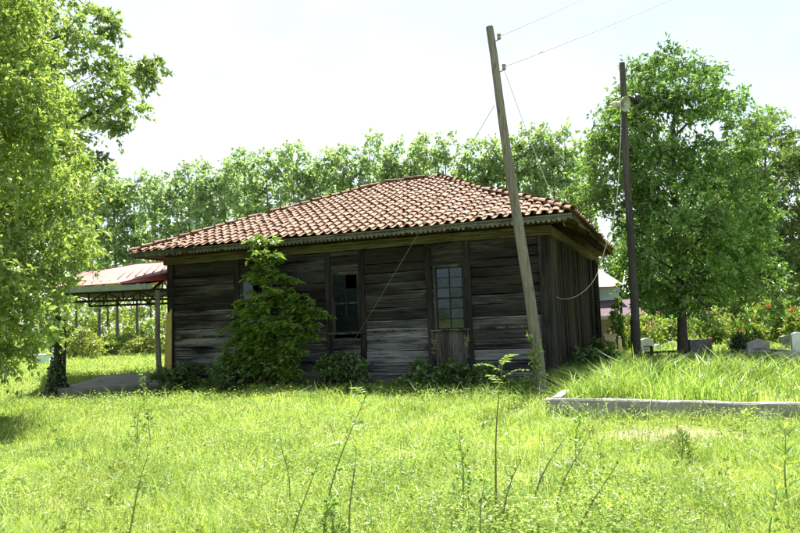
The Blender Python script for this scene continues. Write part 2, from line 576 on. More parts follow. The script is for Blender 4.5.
def thing(name, label, cat, loc=(0, 0, 0), rz=0.0, group=None):
    o = bpy.data.objects.new(name, None)
    COL.objects.link(o)
    o.location = tuple(map(float, loc))
    o.rotation_euler = (0, 0, rz)
    o.empty_display_size = 0.2
    return tag(o, label, cat, group)


def tag(o, label=None, cat=None, group=None, kind=None):
    for k, v in (('label', label), ('category', cat), ('group', group), ('kind', kind)):
        if v:
            o[k] = v
    return o


def copy_tree(o, parent=None):
    c = o.copy()
    COL.objects.link(c)
    if parent is not None:
        c.parent = parent
    for ch in o.children:
        copy_tree(ch, c)
    return c


def unit(a):
    return a / np.maximum(np.linalg.norm(a, axis=-1, keepdims=True), 1e-9)


def leaves_np(P, axis, nrm, length, width, fold=0.25):
    """rhombic folded leaves: P (n,3) base, axis, nrm unit vectors, length/width (n,)"""
    n = len(P)
    side = unit(np.cross(axis, nrm))
    nr = np.cross(side, axis)
    L_ = length[:, None]
    W_ = width[:, None]
    a = P
    tip = P + axis * L_ - nr * L_ * 0.08
    mid = P + axis * L_ * 0.45
    l_ = mid + side * W_ * 0.5 + nr * W_ * fold
    r_ = mid - side * W_ * 0.5 + nr * W_ * fold
    V = np.stack([a, l_, tip, r_], 1).reshape(-1, 3)
    i = np.arange(n)[:, None] * 4
    T = np.concatenate([i + np.array([[0, 2, 1]]), i + np.array([[0, 3, 2]])], 1).reshape(-1, 3)
    return V, T


def merge(parts):
    Vs, Ts, tt, o = [], [], [], 0
    for V, T, t in parts:
        Vs.append(V)
        Ts.append(T + o)
        tt.append(t if hasattr(t, '__len__') else np.full(len(T), t))
        o += len(V)
    return np.concatenate(Vs), np.concatenate(Ts), np.concatenate(tt)


def clump_leaves(rng, C, size, nleaf, ll, lw, droop=0.35, flat=0.75, twigs=9, up=0.6):
    """sprays of leaves round clump centres C (k,3), size (k,)"""
    k = len(C)
    D = rng.normal(size=(k, twigs, 3))
    D[..., 2] = D[..., 2] * flat + 0.15
    D = unit(D)
    per = max(1, nleaf // twigs)
    t = rng.uniform(0.12, 1.0, size=(k, twigs, per)) ** 0.8
    TL = size[:, None, None] * rng.uniform(0.55, 1.25, size=(k, twigs, 1))
    P = C[:, None, None, :] + D[:, :, None, :] * (t * TL)[..., None]
    P[..., 2] -= (t * TL) ** 2 / np.maximum(size[:, None, None], 1e-3) * 0.28
    P = P + rng.normal(size=P.shape) * size[:, None, None, None] * 0.07
    ax = unit(D[:, :, None, :] * 0.7 + rng.normal(size=P.shape) * 0.75 - np.array([0, 0, droop]))
    nr = unit(rng.normal(size=P.shape) * 0.55 + np.array([0, 0, up]))
    P = P.reshape(-1, 3)
    n = len(P)
    f = rng.uniform(0.5, 1.4, n)
    V, T = leaves_np(P, ax.reshape(-1, 3), nr.reshape(-1, 3), ll * f, lw * f * rng.uniform(0.85, 1.15, n))
    tint = np.repeat(np.repeat(rng.uniform(0.2, 0.85, k), twigs * per), 2)
    return V, T, tint


def crown_points(rng, prof, n, H, lop=0.18, inner=0.35):
    """clump centres in a lumpy envelope: prof [(height fraction, radius)]"""
    hs = np.array([p[0] for p in prof])
    rs = np.array([p[1] for p in prof])
    out = []
    ph = rng.uniform(0, 6.28, 6)
    wmax = rs.max() ** 1.3
    while len(out) < n:
        h = rng.uniform(hs[0], hs[-1])
        rr = np.interp(h, hs, rs)
        if rng.uniform() > (rr ** 1.3) / wmax + 0.05:
            continue
        a = rng.uniform(0, 6.283)
        lob = 1 + lop * (math.sin(a * 2 + ph[0] + h * 5) + 0.7 * math.sin(a * 3 + ph[1] - h * 9) + 0.6 * math.sin(a * 5 + ph[2] + h * 14))
        q = inner + (1 - inner) * math.sqrt(rng.uniform())
        out.append((rr * lob * q * math.cos(a), rr * lob * q * math.sin(a), h * H))
    return np.array(out)


def trunk_and_limbs(mb, rng, H, C, r0, fork=0.25, nl=26, top=0.85, lean=(0, 0), segs=9, wig=0.12, limb=1.0):
    """tapered trunk from z=0 and limbs that run out to some of the clump centres C"""
    pts, rad = [], []
    for i in range(segs + 1):
        u = i / segs
        z = H * top * u
        pts.append((lean[0] * u + wig * math.sin(u * 5 + 1.3) * u, lean[1] * u + wig * math.cos(u * 4.1) * u - wig * u * 0.5, z))
        rad.append(r0 * (1.25 if i == 0 else 1) * (1 - u) ** 0.8 + 0.012)
    pts[0] = (0, 0, -0.25)
    mb.tube(pts, rad, 10, jit=0.05)
    P = np.array(pts)
    idx = rng.choice(len(C), min(nl, len(C)), replace=False)
    for i in idx:
        c = C[i]
        zz = max(H * fork * rng.uniform(0.75, 1.1), c[2] - np.hypot(c[0], c[1]) * rng.uniform(0.5, 1.1) - 0.2)
        zz = min(zz, H * top * 0.95)
        b = np.array([np.interp(zz, P[:, 2], P[:, k]) for k in range(3)])
        rb = float(np.interp(zz, P[:, 2], rad)) * 0.5 * limb
        q = [b]
        for u in (0.33, 0.66, 1.0):
            m = b + (c - b) * u
            m[2] += math.sin(u * PI) * 0.12 * np.linalg.norm(c - b) * 0.6 - 0.0
            q.append(m + rng.normal(size=3) * 0.06 * (1 if u < 1 else 0))
        mb.tube(q, [rb, rb * 0.7, rb * 0.45, 0.006], 6, cap=False)


# ------------------------------------------------------------------ ground
HX, HY, YAW = 3.4045, 15.7361, 0.3765
HW, HD = 10.8312, 11.0
A_ = np.array([math.cos(YAW), -math.sin(YAW)])   # house local x (to the right)
B_ = np.array([math.sin(YAW), math.cos(YAW)])    # house local y (depth)


def to_house(x, y):
    dx, dy = x - HX, y - HY
    return dx * A_[0] + dy * A_[1], dx * B_[0] + dy * B_[1]


def hp(x, y, z=0):
    return np.array([HX + A_[0] * x + B_[0] * y, HY + A_[1] * x + B_[1] * y, z])


def gh(x, y):
    """height of the meadow"""
    x = np.asarray(x, float)
    y = np.asarray(y, float)
    hx = (x - HX) * A_[0] + (y - HY) * A_[1]
    hy = (x - HX) * B_[0] + (y - HY) * B_[1]
    dip = -0.13 * np.exp(-((hy + 1.2) / 1.5) ** 2) / (1 + np.exp((hx + 0.4) * 3)) / (1 + np.exp(-(hx + 14) * 2))
    return dip - 0.17 * np.exp(-((x + 8.4) / 2.6) ** 2 - ((y - 17.6) / 1.7) ** 2) + 0.035 * np.sin(x * 0.9 + 1) * np.sin(y * 0.7) + 0.02 * np.sin(x * 2.3 + y * 1.7) + 0.012 * np.sin(x * 5.1 - y * 3.3)


K0 = gnd(545, 402, 0.2)
K1 = gnd(800, 407, 0.2)
kd = (K1 - K0)[:2]
kl = np.linalg.norm(kd)
kd /= kl
kn = np.array([-kd[1], kd[0]])                 # into the graveyard
K2 = K0 + np.append(B_ * 1.35, 0)


def in_yard(x, y):
    """signed distance inside the graveyard (kerb line and its left boundary)"""
    dx, dy = x - K0[0], y - K0[1]
    d1 = dx * kn[0] + dy * kn[1]
    lb = np.array([B_[1], -B_[0]])
    d2 = dx * lb[0] + dy * lb[1]
    return d1, d2


def yh(x, y):
    d1, d2 = in_yard(np.asarray(x, float), np.asarray(y, float))
    h = 0.15 + 0.16 * np.clip(d1 / 6.0, 0, 1) + 0.03 * np.sin(x * 1.3 + 0.5) * np.sin(y * 1.1)
    e = np.clip(d2 / 0.9, 0, 1)
    e = e * e * (3 - 2 * e)
    return -0.12 + (h + 0.12) * e


def grid_obj(name, xs, ys, hf, mat, warp=None):
    X, Y = np.meshgrid(xs, ys)
    if warp:
        X, Y = warp(X, Y)
    Z = hf(X, Y)
    V = np.stack([X, Y, Z], -1).reshape(-1, 3)
    nx, ny = len(xs), len(ys)
    i = (np.arange(ny - 1)[:, None] * nx + np.arange(nx - 1)[None, :]).ravel()
    T = np.concatenate([np.stack([i, i + 1, i + nx + 1], 1), np.stack([i, i + nx + 1, i + nx], 1)])
    return np_obj(name, V, T, np.full(len(T), 0.5), mat, smooth=True)


MAT['soil'] = m_ground()
xs = np.concatenate([[-240, -170, -110, -80], np.linspace(-60, 60, 200), [80, 110, 170, 240]])
ys = np.concatenate([[-120, -70, -40, -25], np.linspace(-12, 75, 190), [95, 130, 190, 260]])
g = grid_obj('ground', xs, ys, lambda X, Y: gh(X, Y) * (np.abs(X) < 61) * (Y < 76), 'soil')
tag(g, kind='structure')
us = np.linspace(0.0, 1, 90) ** 1.5 * 60 - 0.25
vs_ = np.linspace(0.0, 1, 90) ** 1.3 * 34 + 0.04


def yard_warp(U, Vv):
    return K0[0] + kd[0] * U + (B_[0]) * Vv, K0[1] + kd[1] * U + B_[1] * Vv


g = grid_obj('graveyard_ground', us, vs_, yh, 'soil', yard_warp)
tag(g, kind='structure')

# summer haze: one closed box of thin air round everything
mh = NT('summer_haze')
pv = mh.n('ShaderNodeVolumePrincipled')
pv.inputs['Color'].default_value = (0.93, 0.96, 1.0, 1)
pv.inputs['Density'].default_value = 0.0005
pv.inputs['Anisotropy'].default_value = 0.3
mh.l(pv.outputs[0], mh.out.inputs['Volume'])
MAT['haze'] = mh.m
HAZE = False

# ------------------------------------------------------------------ concrete kerb
root = thing('concrete_kerb', 'low cracked grey concrete kerb holding back the graveyard grass, with a mitred corner by the leaning pole', 'kerb', tuple(K0[:2]) + (0,))
for (p, q, th, nm) in ((K0, K0 + np.append(kd * 9.5, 0), 0.16, 'front_kerb'), (K2 + np.append(kd * 0.07, 0), K0 + np.append(B_ * 0.163 + kd * 0.07, 0), 0.14, 'side_kerb')):
    d = (q - p)[:2]
    ln = np.linalg.norm(d)
    d /= ln
    nn = np.array([-d[1], d[0]])
    n = max(3, int(ln / 0.3))
    mb = MB()
    ring = []
    for i in range(n + 1):
        u = ln * i / n
        c = (p - K0)[:2] + d * u
        j = [random.uniform(-0.008, 0.008) for _ in range(6)]
        h = 0.25 + 0.008 * math.sin(u * 1.7) + 0.005 * math.sin(u * 6.3)
        for (off, z) in ((0, -0.3), (0, h - 0.02 + j[0]), (0.018, h + j[1]), (th - 0.015, h + j[2]), (th, h - 0.02 + j[3]), (th, -0.3)):
            o2 = c + nn * (off if nm == 'front_kerb' else off) + nn * j[4]
            ring.append((o2[0], o2[1], z))
    fs = []
    for i in range(n):
        for k in range(5):
            fs.append((i * 6 + k, (i + 1) * 6 + k, (i + 1) * 6 + k + 1, i * 6 + k + 1))
    fs += [tuple(range(6)), tuple(n * 6 + k for k in range(5, -1, -1))]
    mb.add(ring, fs)
    mb.build(nm, 'concrete', root)

# ------------------------------------------------------------------ the wooden house
ZT, OV, ZE, ZR = 3.577, 0.725, 3.80, 6.24
house = thing('wooden_house', 'old single storey house of blackened timber planks under a hipped clay tile roof', 'house', (HX, HY, 0), -YAW)
mb = MB()
x = -HW + 0.0
random.seed(3)
while x < -0.05:
    w = random.uniform(0.25, 0.55)
    x1 = min(x + w, -0.02)
    mb.box((x, 0.03, -0.4), (x1 - 0.012, 0.3, 0.16 + random.uniform(-0.02, 0.02)), jit=0.012)
    x = x1
y = 0.32
while y < HD - 0.35:
    y1 = min(y + random.uniform(0.25, 0.55), HD - 0.33)
    mb.box((-0.3, y, -0.4), (-0.03, y1 - 0.012, 0.16 + random.uniform(-0.02, 0.02)), jit=0.012)
    mb.box((-HW + 0.03, y, -0.4), (-HW + 0.3, y1 - 0.012, 0.16 + random.uniform(-0.02, 0.02)), jit=0.012)
    y = y1
mb.build('foundation', 'darkstone', house)

WIN = [(-2.74, -2.05), (-5.54, -4.85), (-8.36, -7.67)]
WZ0, WZ1 = 1.30, 2.80
POST = [-10.78, -8.5, -7.55, -5.68, -4.72, -2.9, -1.92, -0.06]


def wall_run(mb, spans, z_lo, z_hi, y0, y1, bias):
    z = z_lo
    while z < z_hi - 0.02:
        h = random.uniform(0.19, 0.31)
        z1 = min(z + h, z_hi)
        if z_hi - z1 < 0.12:
            z1 = z_hi
        for (a, b, holes) in spans:
            segs = [(a, b)]
            for (ha, hb, hz0, hz1) in holes:
                if z1 > hz0 + 0.02 and z < hz1 - 0.02:
                    segs = [(p, q) for s0 in segs for (p, q) in ((s0[0], min(s0[1], ha)), (max(s0[0], hb), s0[1])) if q - p > 0.03]
            for (p, q) in segs:
                # low boards have lost their tar and gone grey, some more than others
                t = max(0.05, bias(z) * random.choice((0.35, 0.8, 1.0, 1.25)) + random.uniform(-0.2, 0.3))
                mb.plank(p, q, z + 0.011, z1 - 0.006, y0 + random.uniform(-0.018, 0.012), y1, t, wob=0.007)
        z = z1


random.seed(5)
mb = MB()
spans = []
for a, b in zip(POST[:-1], POST[1:]):
    holes = [(w0 - 0.06, w1 + 0.06, WZ0 - 0.05, WZ1 + 0.05) for w0, w1 in WIN if a < w0 < b]
    spans.append((a, b, holes))
for sp in spans:
    wall_run(mb, [sp], 0.02, ZT - 0.18, 0.0, 0.09, lambda z: 1.7 if z < 1.2 else (0.8 if z < 1.9 else 0.15))
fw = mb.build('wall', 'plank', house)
fw['label'] = 'long front wall of horizontal planks, greyer towards the bottom'
# left end wall, back wall
mb = MB()
mb2 = MB()
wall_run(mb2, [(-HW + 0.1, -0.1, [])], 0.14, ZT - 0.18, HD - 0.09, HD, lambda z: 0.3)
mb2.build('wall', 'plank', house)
z = 0.14
while z < ZT - 0.2:
    z1 = min(z + random.uniform(0.2, 0.3), ZT - 0.18)
    mb.box((-HW, 0.1, z + 0.004), (-HW + 0.09, HD - 0.1, z1 - 0.004), 0.3, 0.004)
    z = z1
mb.build('wall', 'plank', house)
# right end wall: upright boards, with gaps and cover strips
mb = MB()
y = 0.1
while y < HD - 0.12:
    w = random.uniform(0.13, 0.22)
    y1 = min(y + w, HD - 0.1)
    zt = ZT - 0.18
    mb.box((-0.09, y + 0.004, 0.14 + random.uniform(-0.08, 0.08)), (random.uniform(-0.015, 0.012), y1 - 0.004, zt), random.uniform(0.1, 0.8), 0.005)
    y = y1
rw = mb.build('wall', 'plank_v', house)
rw['label'] = 'right end wall of upright boards'
# side wall studs that stand proud
for yy in (2.1, 5.2, 8.3):
    mb = MB()
    mb.box((0.013, yy - 0.06, 0.1), (0.05, yy + 0.06, ZT - 0.19), 0.4, 0.006)
    mb.build('batten', 'batten', house)
mb = MB()
for k in range(28):
    zz = 0.5 + k * 0.105
    mb.box((0.013, HD - 1.52, zz), (0.13, HD - 1.38, zz + 0.07), 0.5, 0.006)
mb.box((0.0132, HD - 1.5, 0.3), (0.06, HD - 1.4, 3.38), 0.3)
mb.build('notched_post', 'batten', house)
# front battens
for i, xx in enumerate(POST):
    mb = MB()
    wd = 0.075 if 0 < i < len(POST) - 1 else 0.12
    x0 = xx - wd
    x1 = xx + wd
    if i == 0:
        x0, x1 = -HW - 0.03, -HW + 0.17
    if i == len(POST) - 1:
        x0, x1 = -0.2, 0.035
    n = 6
    ring = []
    for k in range(n + 1):
        zz = 0.08 + (ZT - 0.26) * k / n
        j = random.uniform(-0.008, 0.008)
        ring += [(x0 + j, -0.055, zz), (x1 + j, -0.055, zz), (x1 + j, 0.1, zz), (x0 + j, 0.1, zz)]
    fs = [(k * 4 + a, k * 4 + (a + 1) % 4, (k + 1) * 4 + (a + 1) % 4, (k + 1) * 4 + a) for k in range(n) for a in range(4)]
    mb.add(ring, fs + [(3, 2, 1, 0), tuple(n * 4 + a for a in range(4))], random.uniform(0.3, 0.9))
    mb.build('post', 'batten', house)
mb = MB()
mb.box((-0.02, 0.1, 0.1), (0.04, 0.32, ZT - 0.19), 0.95, 0.006)
mb.build('post', 'batten', house)
mb = MB()
mb.box((-0.1, HD - 0.2, 0.1), (0.05, HD + 0.03, ZT - 0.19), 0.1, 0.006)
mb.build('post', 'batten', house)
# wall plate under the eaves
mb = MB()
mb.plank(-HW - 0.12, 0.12, ZT - 0.18, ZT + 0.04, -0.09, 0.1, 0.8, wob=0.006)
mb.build('wall_plate', 'beam', house)
mb = MB()
mb.box((-0.09, 0.101, ZT - 0.18), (0.095, HD - 0.05, ZT + 0.04), 0.6, 0.006)
mb.box((-HW - 0.09, 0.101, ZT - 0.18), (-HW + 0.09, HD - 0.05, ZT + 0.04), 0.6, 0.006)
mb.box((-HW - 0.09, HD - 0.049, ZT - 0.18), (0.095, HD + 0.09, ZT + 0.04), 0.6, 0.006)
mb.build('wall_plate', 'soffit', house)
# the long sill rail that runs across the front at window-sill height
for a, b in zip(POST[:-1], POST[1:]):
    if any(a < w0 < b for w0, _ in WIN):
        continue
    mb = MB()
    mb.plank(a + 0.08, b - 0.08, 1.27, 1.33, -0.03, -0.016, 1.0, wob=0.004)
    mb.build('rail', 'wframe', house)


def window(w0, w1, rows, cols, broken, label):
    fr = MB()
    f = 0.055
    y0, y1 = -0.035, 0.085
    fr.box((w0 - f, y0, WZ0), (w0, y1, WZ1), 0.8, 0.003)
    fr.box((w1, y0, WZ0), (w1 + f, y1, WZ1), 0.8, 0.003)
    fr.box((w0 - f, y0 - 0.003, WZ1 + 0.001), (w1 + f, y1, WZ1 + f), 0.6, 0.003)
    ln_ = MB()
    ln_.box((w0 - 0.16, 0.03, WZ1 + f + 0.002), (w1 + 0.16, 0.088, WZ1 + f + 0.3), 0.4, 0.003)
    ln_.build('lintel', 'plank', house)
    o = fr.build('window', 'wframe', house)
    o['label'] = label
    s = MB()
    s.plank(w0 - 0.16, w1 + 0.16, WZ0 - 0.05, WZ0 - 0.003, -0.085, 0.05, 1.0, wob=0.004)
    s.build('sill', 'wframe', o)
    m = MB()
    zt = WZ1 - 0.004
    dz = (zt - WZ0) / rows
    for c in range(1, cols):
        xx = w0 + (w1 - w0) * c / cols
        top = zt if not broken else zt - dz * 1.2
        m.box((xx - 0.013, 0.012, WZ0 + (dz if broken else 0)), (xx + 0.013, 0.034, top), 0.6)
    for r_ in range(0, rows + 1):
        zz = WZ0 + dz * r_
        th = 0.022 if r_ in (0, rows, rows // 2) else 0.011
        if broken and r_ not in (0, 2, rows):
            continue
        m.box((w0 + 0.001, 0.0145, max(zz - th, WZ0 + 0.001)), (w1 - 0.001, 0.031, min(zz + th, zt)), 0.7)
    for xx in (w0 + 0.001, w1 - 0.026):
        m.box((xx, 0.0125, WZ0 + 0.001), (xx + 0.025, 0.033, zt), 0.7)
    m.build('muntins', 'wframe' if broken else 'darkwood', o)
    p = MB()
    for r_ in range(rows):
        for c in range(cols):
            if broken and (r_, c) in ((3, 1),):
                continue
            a = w0 + (w1 - w0) * c / cols
            b = w0 + (w1 - w0) * (c + 1) / cols
            t1, t2 = random.uniform(-0.004, 0.004), random.uniform(-0.004, 0.004)
            za, zb = WZ0 + dz * r_, WZ0 + dz * (r_ + 1)
            p.add([(a, 0.022 + t1, za), (b, 0.022 - t1, za), (b, 0.022 - t1 + t2, zb), (a, 0.022 + t1 + t2, zb)], [(0, 1, 2, 3)])
    p.build('panes', 'glass', o)
    return o


window(-2.74, -2.05, 6, 2, False, 'glazed window with twelve small panes, right of the house front')
window(-5.54, -4.85, 4, 2, True, 'dark broken window with bare bars')
window(-8.36, -7.67, 4, 2, True, 'window mostly hidden behind the young tree')
# ceiling so no sky shows through the roof space
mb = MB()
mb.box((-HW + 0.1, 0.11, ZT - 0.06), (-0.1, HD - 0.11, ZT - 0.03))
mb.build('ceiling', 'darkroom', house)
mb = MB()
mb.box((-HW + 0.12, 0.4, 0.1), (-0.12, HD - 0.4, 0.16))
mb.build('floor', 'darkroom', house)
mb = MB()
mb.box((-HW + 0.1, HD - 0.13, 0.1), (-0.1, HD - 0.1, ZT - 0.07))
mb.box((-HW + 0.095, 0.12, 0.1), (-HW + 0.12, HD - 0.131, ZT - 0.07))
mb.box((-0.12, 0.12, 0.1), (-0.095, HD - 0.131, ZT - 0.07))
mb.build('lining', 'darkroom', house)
# peeling apron panel below the glazed window
mb = MB()
for k in range(5):
    a = -2.79 + k * 0.168
    mb.box((a, -0.030, 0.17), (a + 0.162, -0.016, 1.24), random.uniform(0.5, 1.0), 0.004)
ap = mb.build('apron_panel', 'apron', house)
mb = MB()
for k in range(26):
    a = random.choice([-2.86, -2.02]) + random.uniform(-0.05, 0.05)
    zz = random.uniform(0.5, 1.2)
    mb.box((a, -0.066, zz), (a + random.uniform(0.02, 0.06), -0.058, zz + random.uniform(0.05, 0.2)), 1, 0.004)
mb.build('peeling_splinters', 'beam', ap)

# roof -----------------------------------------------------------------
XL, XR_, YF, YB = -HW - OV, OV, -OV, HD + OV
RY = HD / 2
RXR, RXL = -4.55, -6.25
hipE = [Vector((XR_, YF, ZE)), Vector((XR_, YB, ZE)), Vector((XL, YB, ZE)), Vector((XL, YF, ZE))]
RR, RL = Vector((RXR, RY, ZR)), Vector((RXL, RY, ZR))


def sag(p):
    """the old roof is not true: gentle dips"""
    return Vector((p[0], p[1], p[2] + 0.035 * math.sin(p[0] * 0.7 + 0.4) * math.sin(p[1] * 0.6 + 1) - 0.012 * math.sin(p[0] * 2.1)))


deck = MB()
for poly in ([hipE[3], hipE[0], RR, RL], [hipE[0], hipE[1], RR], [hipE[1], hipE[2], RL, RR], [hipE[2], hipE[3], RL]):
    deck.add([p - Vector((0, 0, 0.10)) for p in poly], [tuple(range(len(poly)))])
dk = deck.build('roof', 'soffit', house)
dk['label'] = 'hipped roof of faded terracotta tiles'


def tiles(mb, P0, P1, Q0, Q1, pitch=0.25, expo=0.36):
    """fill the slope: eave P0->P1, top edge Q0->Q1"""
    e = (P1 - P0)
    Lw = e.length
    e = e / Lw
    nrm = e.cross(Q0 - P0).normalized()
    if nrm.z < 0:
        nrm = -nrm
    gdir = nrm.cross(e).normalized()
    if gdir.z < 0:
        gdir = -gdir
    hgt = (Q0 - P0).dot(gdir)
    q0, q1 = (Q0 - P0).dot(e), (Q1 - P0).dot(e)
    ncol = int(Lw / pitch)
    px_ = Lw / ncol
    nrow = int(hgt / expo) + 1
    SEG = 6
    for c in range(ncol):
        cc = (c + 0.5) * px_
        lim = hgt
        if cc < q0:
            lim = hgt * cc / q0
        elif cc > q1:
            lim = hgt * (Lw - cc) / (Lw - q1)
        for r_ in range(nrow):
            b = r_ * expo - 0.05
            if b > lim - 0.1:
                break
            tl = min(expo + 0.07, lim + 0.06 - b)
            dx = random.gauss(0, 0.008)
            sk = random.gauss(0, 0.022)
            lift = random.gauss(0, 0.004)
            slip = random.gauss(0, 0.018) - (0.10 if random.random() < 0.03 else 0)
            for kind in (0, 1):
                ro = []
                cx = cc + dx + (0 if kind == 0 else px_ * 0.5)
                for (v, rad, up) in ((b + slip, 0.094, 0.036), (b + slip + 0.001, 0.082, 0.024), (b + slip + tl, 0.074, 0.010)):
                    for k in range(SEG + 1):
                        an = PI * k / SEG
                        if kind == 0:
                            off = -math.cos(an) * rad
                            h = math.sin(an) * rad * 0.45 + up * 1.1 + lift
                        else:
                            off = -math.cos(an) * rad * 0.9
                            h = -math.sin(an) * rad * 0.3 + up * 0.5 + 0.006
                        vv = v
                        p = P0 + e * (cx + off + sk * (v - b)) + gdir * vv + nrm * h
                        ro.append(sag(p))
                n = SEG + 1
                fs = []
                for j in (0, 1):
                    for k in range(SEG):
                        fs.append((j * n + k, j * n + k + 1, (j + 1) * n + k + 1, (j + 1) * n + k))
                mb.add(ro, fs, 0.5, True)


def cap_row(mb, a, b, step=0.36, rad=0.10):
    d = b - a
    n = int(d.length / step)
    d.normalize()
    side = d.cross(Vector((0, 0, 1))).normalized()
    up = side.cross(d).normalized()
    for i in range(n):
        o = a + d * (i * step - 0.03) + side * random.gauss(0, 0.02) + up * (0.03 + random.gauss(0, 0.012))
        if random.random() < 0.05:
            o = o - up * 0.05
        tw = random.gauss(0, 0.06)
        d2 = (d + side * tw).normalized()
        ro = []
        for (v, rr, lf) in ((0, rad, 0.035), (0.001, rad - 0.014, 0.022), (step + 0.07, rad - 0.025, 0.0)):
            for k in range(8):
                an = PI * k / 7
                ro.append(sag(o + d2 * v + side * (-math.cos(an) * rr) + up * (math.sin(an) * rr * 0.85 + lf)))
        mb.add(ro, [(j * 8 + k, j * 8 + k + 1, (j + 1) * 8 + k + 1, (j + 1) * 8 + k) for j in (0, 1) for k in range(7)], 0.5, True)


random.seed(9)
mb = MB()
tiles(mb, hipE[3], hipE[0], RL, RR)
tiles(mb, hipE[0], hipE[1], RR, RR)
tiles(mb, hipE[1], hipE[2], RR, RL)
tiles(mb, hipE[2], hipE[3], RL, RL)
tl = mb.build('roof_tiles', 'tile', dk)
mb = MB()
cap_row(mb, RL, RR + Vector((0.1, 0, 0)))
for k, rdg in ((0, RR), (1, RR), (2, RL), (3, RL)):
    cap_row(mb, hipE[k] + (rdg - hipE[k]) * 0.0, rdg)
mb.build('ridge_tiles', 'tile', dk)

# fascia: scalloped board on the front and left, plain rotted board on the right
def scallop(mb, x0, x1, z0, z1, y, th, step=0.115):
    n = int((x1 - x0) / step)
    st = (x1 - x0) / n
    out = []
    for i in range(n):
        a = x0 + i * st
        d = random.uniform(0.8, 1.05)
        br = random.random() < 0.05
        out += [(a + 0.012, z0 + 0.05), (a + 0.03, z0 + (0.05 if br else 0.012 * d)), (a + st / 2, z0 + (0.055 if br else 0)), (a + st - 0.03, z0 + 0.012 * d), (a + st - 0.012, z0 + 0.05)]
    for i in range(len(out) - 1):
        (xa, za), (xb, zb) = out[i], out[i + 1]
        mb.add([(xa, y, za), (xb, y, zb), (xb, y, z1), (xa, y, z1), (xa, y + th, za), (xb, y + th, zb), (xb, y + th, z1), (xa, y + th, z1)],
               [(0, 1, 2, 3), (7, 6, 5, 4), (0, 4, 5, 1), (3, 2, 6, 7)], 0.9)


mb = MB()
scallop(mb, XL + 0.02, XR_ - 0.02, ZE - 0.21, ZE - 0.045, YF + 0.03, 0.022)
fs_ = mb.build('fascia', 'fascia', house)
fs_['label'] = 'scalloped grey green trim board along the front eave'
mb = MB()
mb.box((XL + 0.03, YF + 0.06, ZE - 0.2), (XL + 0.055, YB - 0.05, ZE - 0.05), 0.7, 0.006)
mb.build('fascia', 'fascia', house)
mb = MB()
yy = YF + 0.06
while yy < YB - 0.2:
    y2 = min(yy + random.uniform(0.9, 1.6), YB - 0.1)
    dz = random.uniform(-0.03, 0.03)
    mb.box((XR_ - 0.05, yy, ZE - 0.17 + dz), (XR_ - 0.02, y2 - 0.02, ZE - 0.05), random.uniform(0.2, 0.9), 0.014)
    yy = y2
mb.build('fascia', 'soffit', house)
# front and left soffit boards, nearly level
mb = MB()
xx = XL + 0.06
while xx < XR_ - 0.08:
    x2 = min(xx + random.uniform(0.14, 0.2), XR_ - 0.06)
    mb.box((xx, YF + 0.055, ZE - 0.165), (x2 - 0.006, -0.095, ZE - 0.145), random.uniform(0.2, 0.9), 0.004)
    xx = x2
mb.build('soffit', 'soffit_red', house)
mb = MB()
yy = -0.09
while yy < HD:
    y2 = yy + random.uniform(0.14, 0.2)
    mb.box((XL + 0.06, yy, ZE - 0.165), (-HW - 0.095, y2 - 0.006, ZE - 0.145), random.uniform(0.2, 0.9), 0.004)
    yy = y2
mb.build('soffit', 'soffit_red', house)
# right eave: open, sloping rafters and boards
mb = MB()
yy = -0.05
sl = (ZR - ZE) / (XR_ - RXR)
while yy < HD + 0.6:
    y2 = yy + random.uniform(0.16, 0.26)
    zi = ZE - 0.13 + sl * (XR_ - 0.06)
    if random.random() > 0.05:
        mb.add([(0.06, yy, zi), (XR_ - 0.06, yy, ZE - 0.115), (XR_ - 0.06, y2 - 0.012, ZE - 0.115), (0.06, y2 - 0.012, zi),
                (0.06, yy, zi + 0.02), (XR_ - 0.06, yy, ZE - 0.1), (XR_ - 0.06, y2 - 0.012, ZE - 0.1), (0.06, y2 - 0.012, zi + 0.02)],
               [(0, 1, 2, 3), (7, 6, 5, 4), (0, 4, 5, 1), (1, 5, 6, 2), (2, 6, 7, 3), (3, 7, 4, 0)], random.uniform(0.1, 1))
    yy = y2
so = mb.build('soffit', 'soffit', house)
so['label'] = 'mossy open underside of the right eave'
yy = 0.2
while yy < HD:
    mb = MB()
    zi = ZE - 0.135 + sl * (XR_ - 0.1)
    mb.add([(0.1, yy, zi - 0.1), (XR_ - 0.07, yy, ZE - 0.2), (XR_ - 0.07, yy + 0.08, ZE - 0.2), (0.1, yy + 0.08, zi - 0.1),
            (0.1, yy, zi - 0.004), (XR_ - 0.07, yy, ZE - 0.12), (XR_ - 0.07, yy + 0.08, ZE - 0.12), (0.1, yy + 0.08, zi - 0.004)],
           [(0, 3, 2, 1), (4, 5, 6, 7), (0, 1, 5, 4), (1, 2, 6, 5), (2, 3, 7, 6), (3, 0, 4, 7)], random.uniform(0.2, 0.9))
    mb.build('rafter', 'soffit', house)
    yy += 1.05

# ------------------------------------------------------------------ the open shelter on the left
S0 = gnd(158, 384, 0.05)
V0 = gnd(57, 391, 0.0)
sh = thing('open_shelter', 'open sided shelter with a faded pink sheet metal roof left of the wooden house', 'shelter', (S0[0], S0[1], 0))
O = np.array([S0[0], S0[1], 0])
Ew = unit(np.append((V0 - S0)[:2], 0))                       # leftwards along the shelter front
Dw = np.array([-Ew[1], Ew[0], 0]) * -1
if Dw[1] < 0:
    Dw = -Dw


def lp(*p):
    return tuple(np.asarray(p[0], float) - O)


def sp(u, v, z):
    """shelter coordinates: u left along its front, v depth"""
    return tuple(Ew * u + Dw * v + np.array([0, 0, z]))


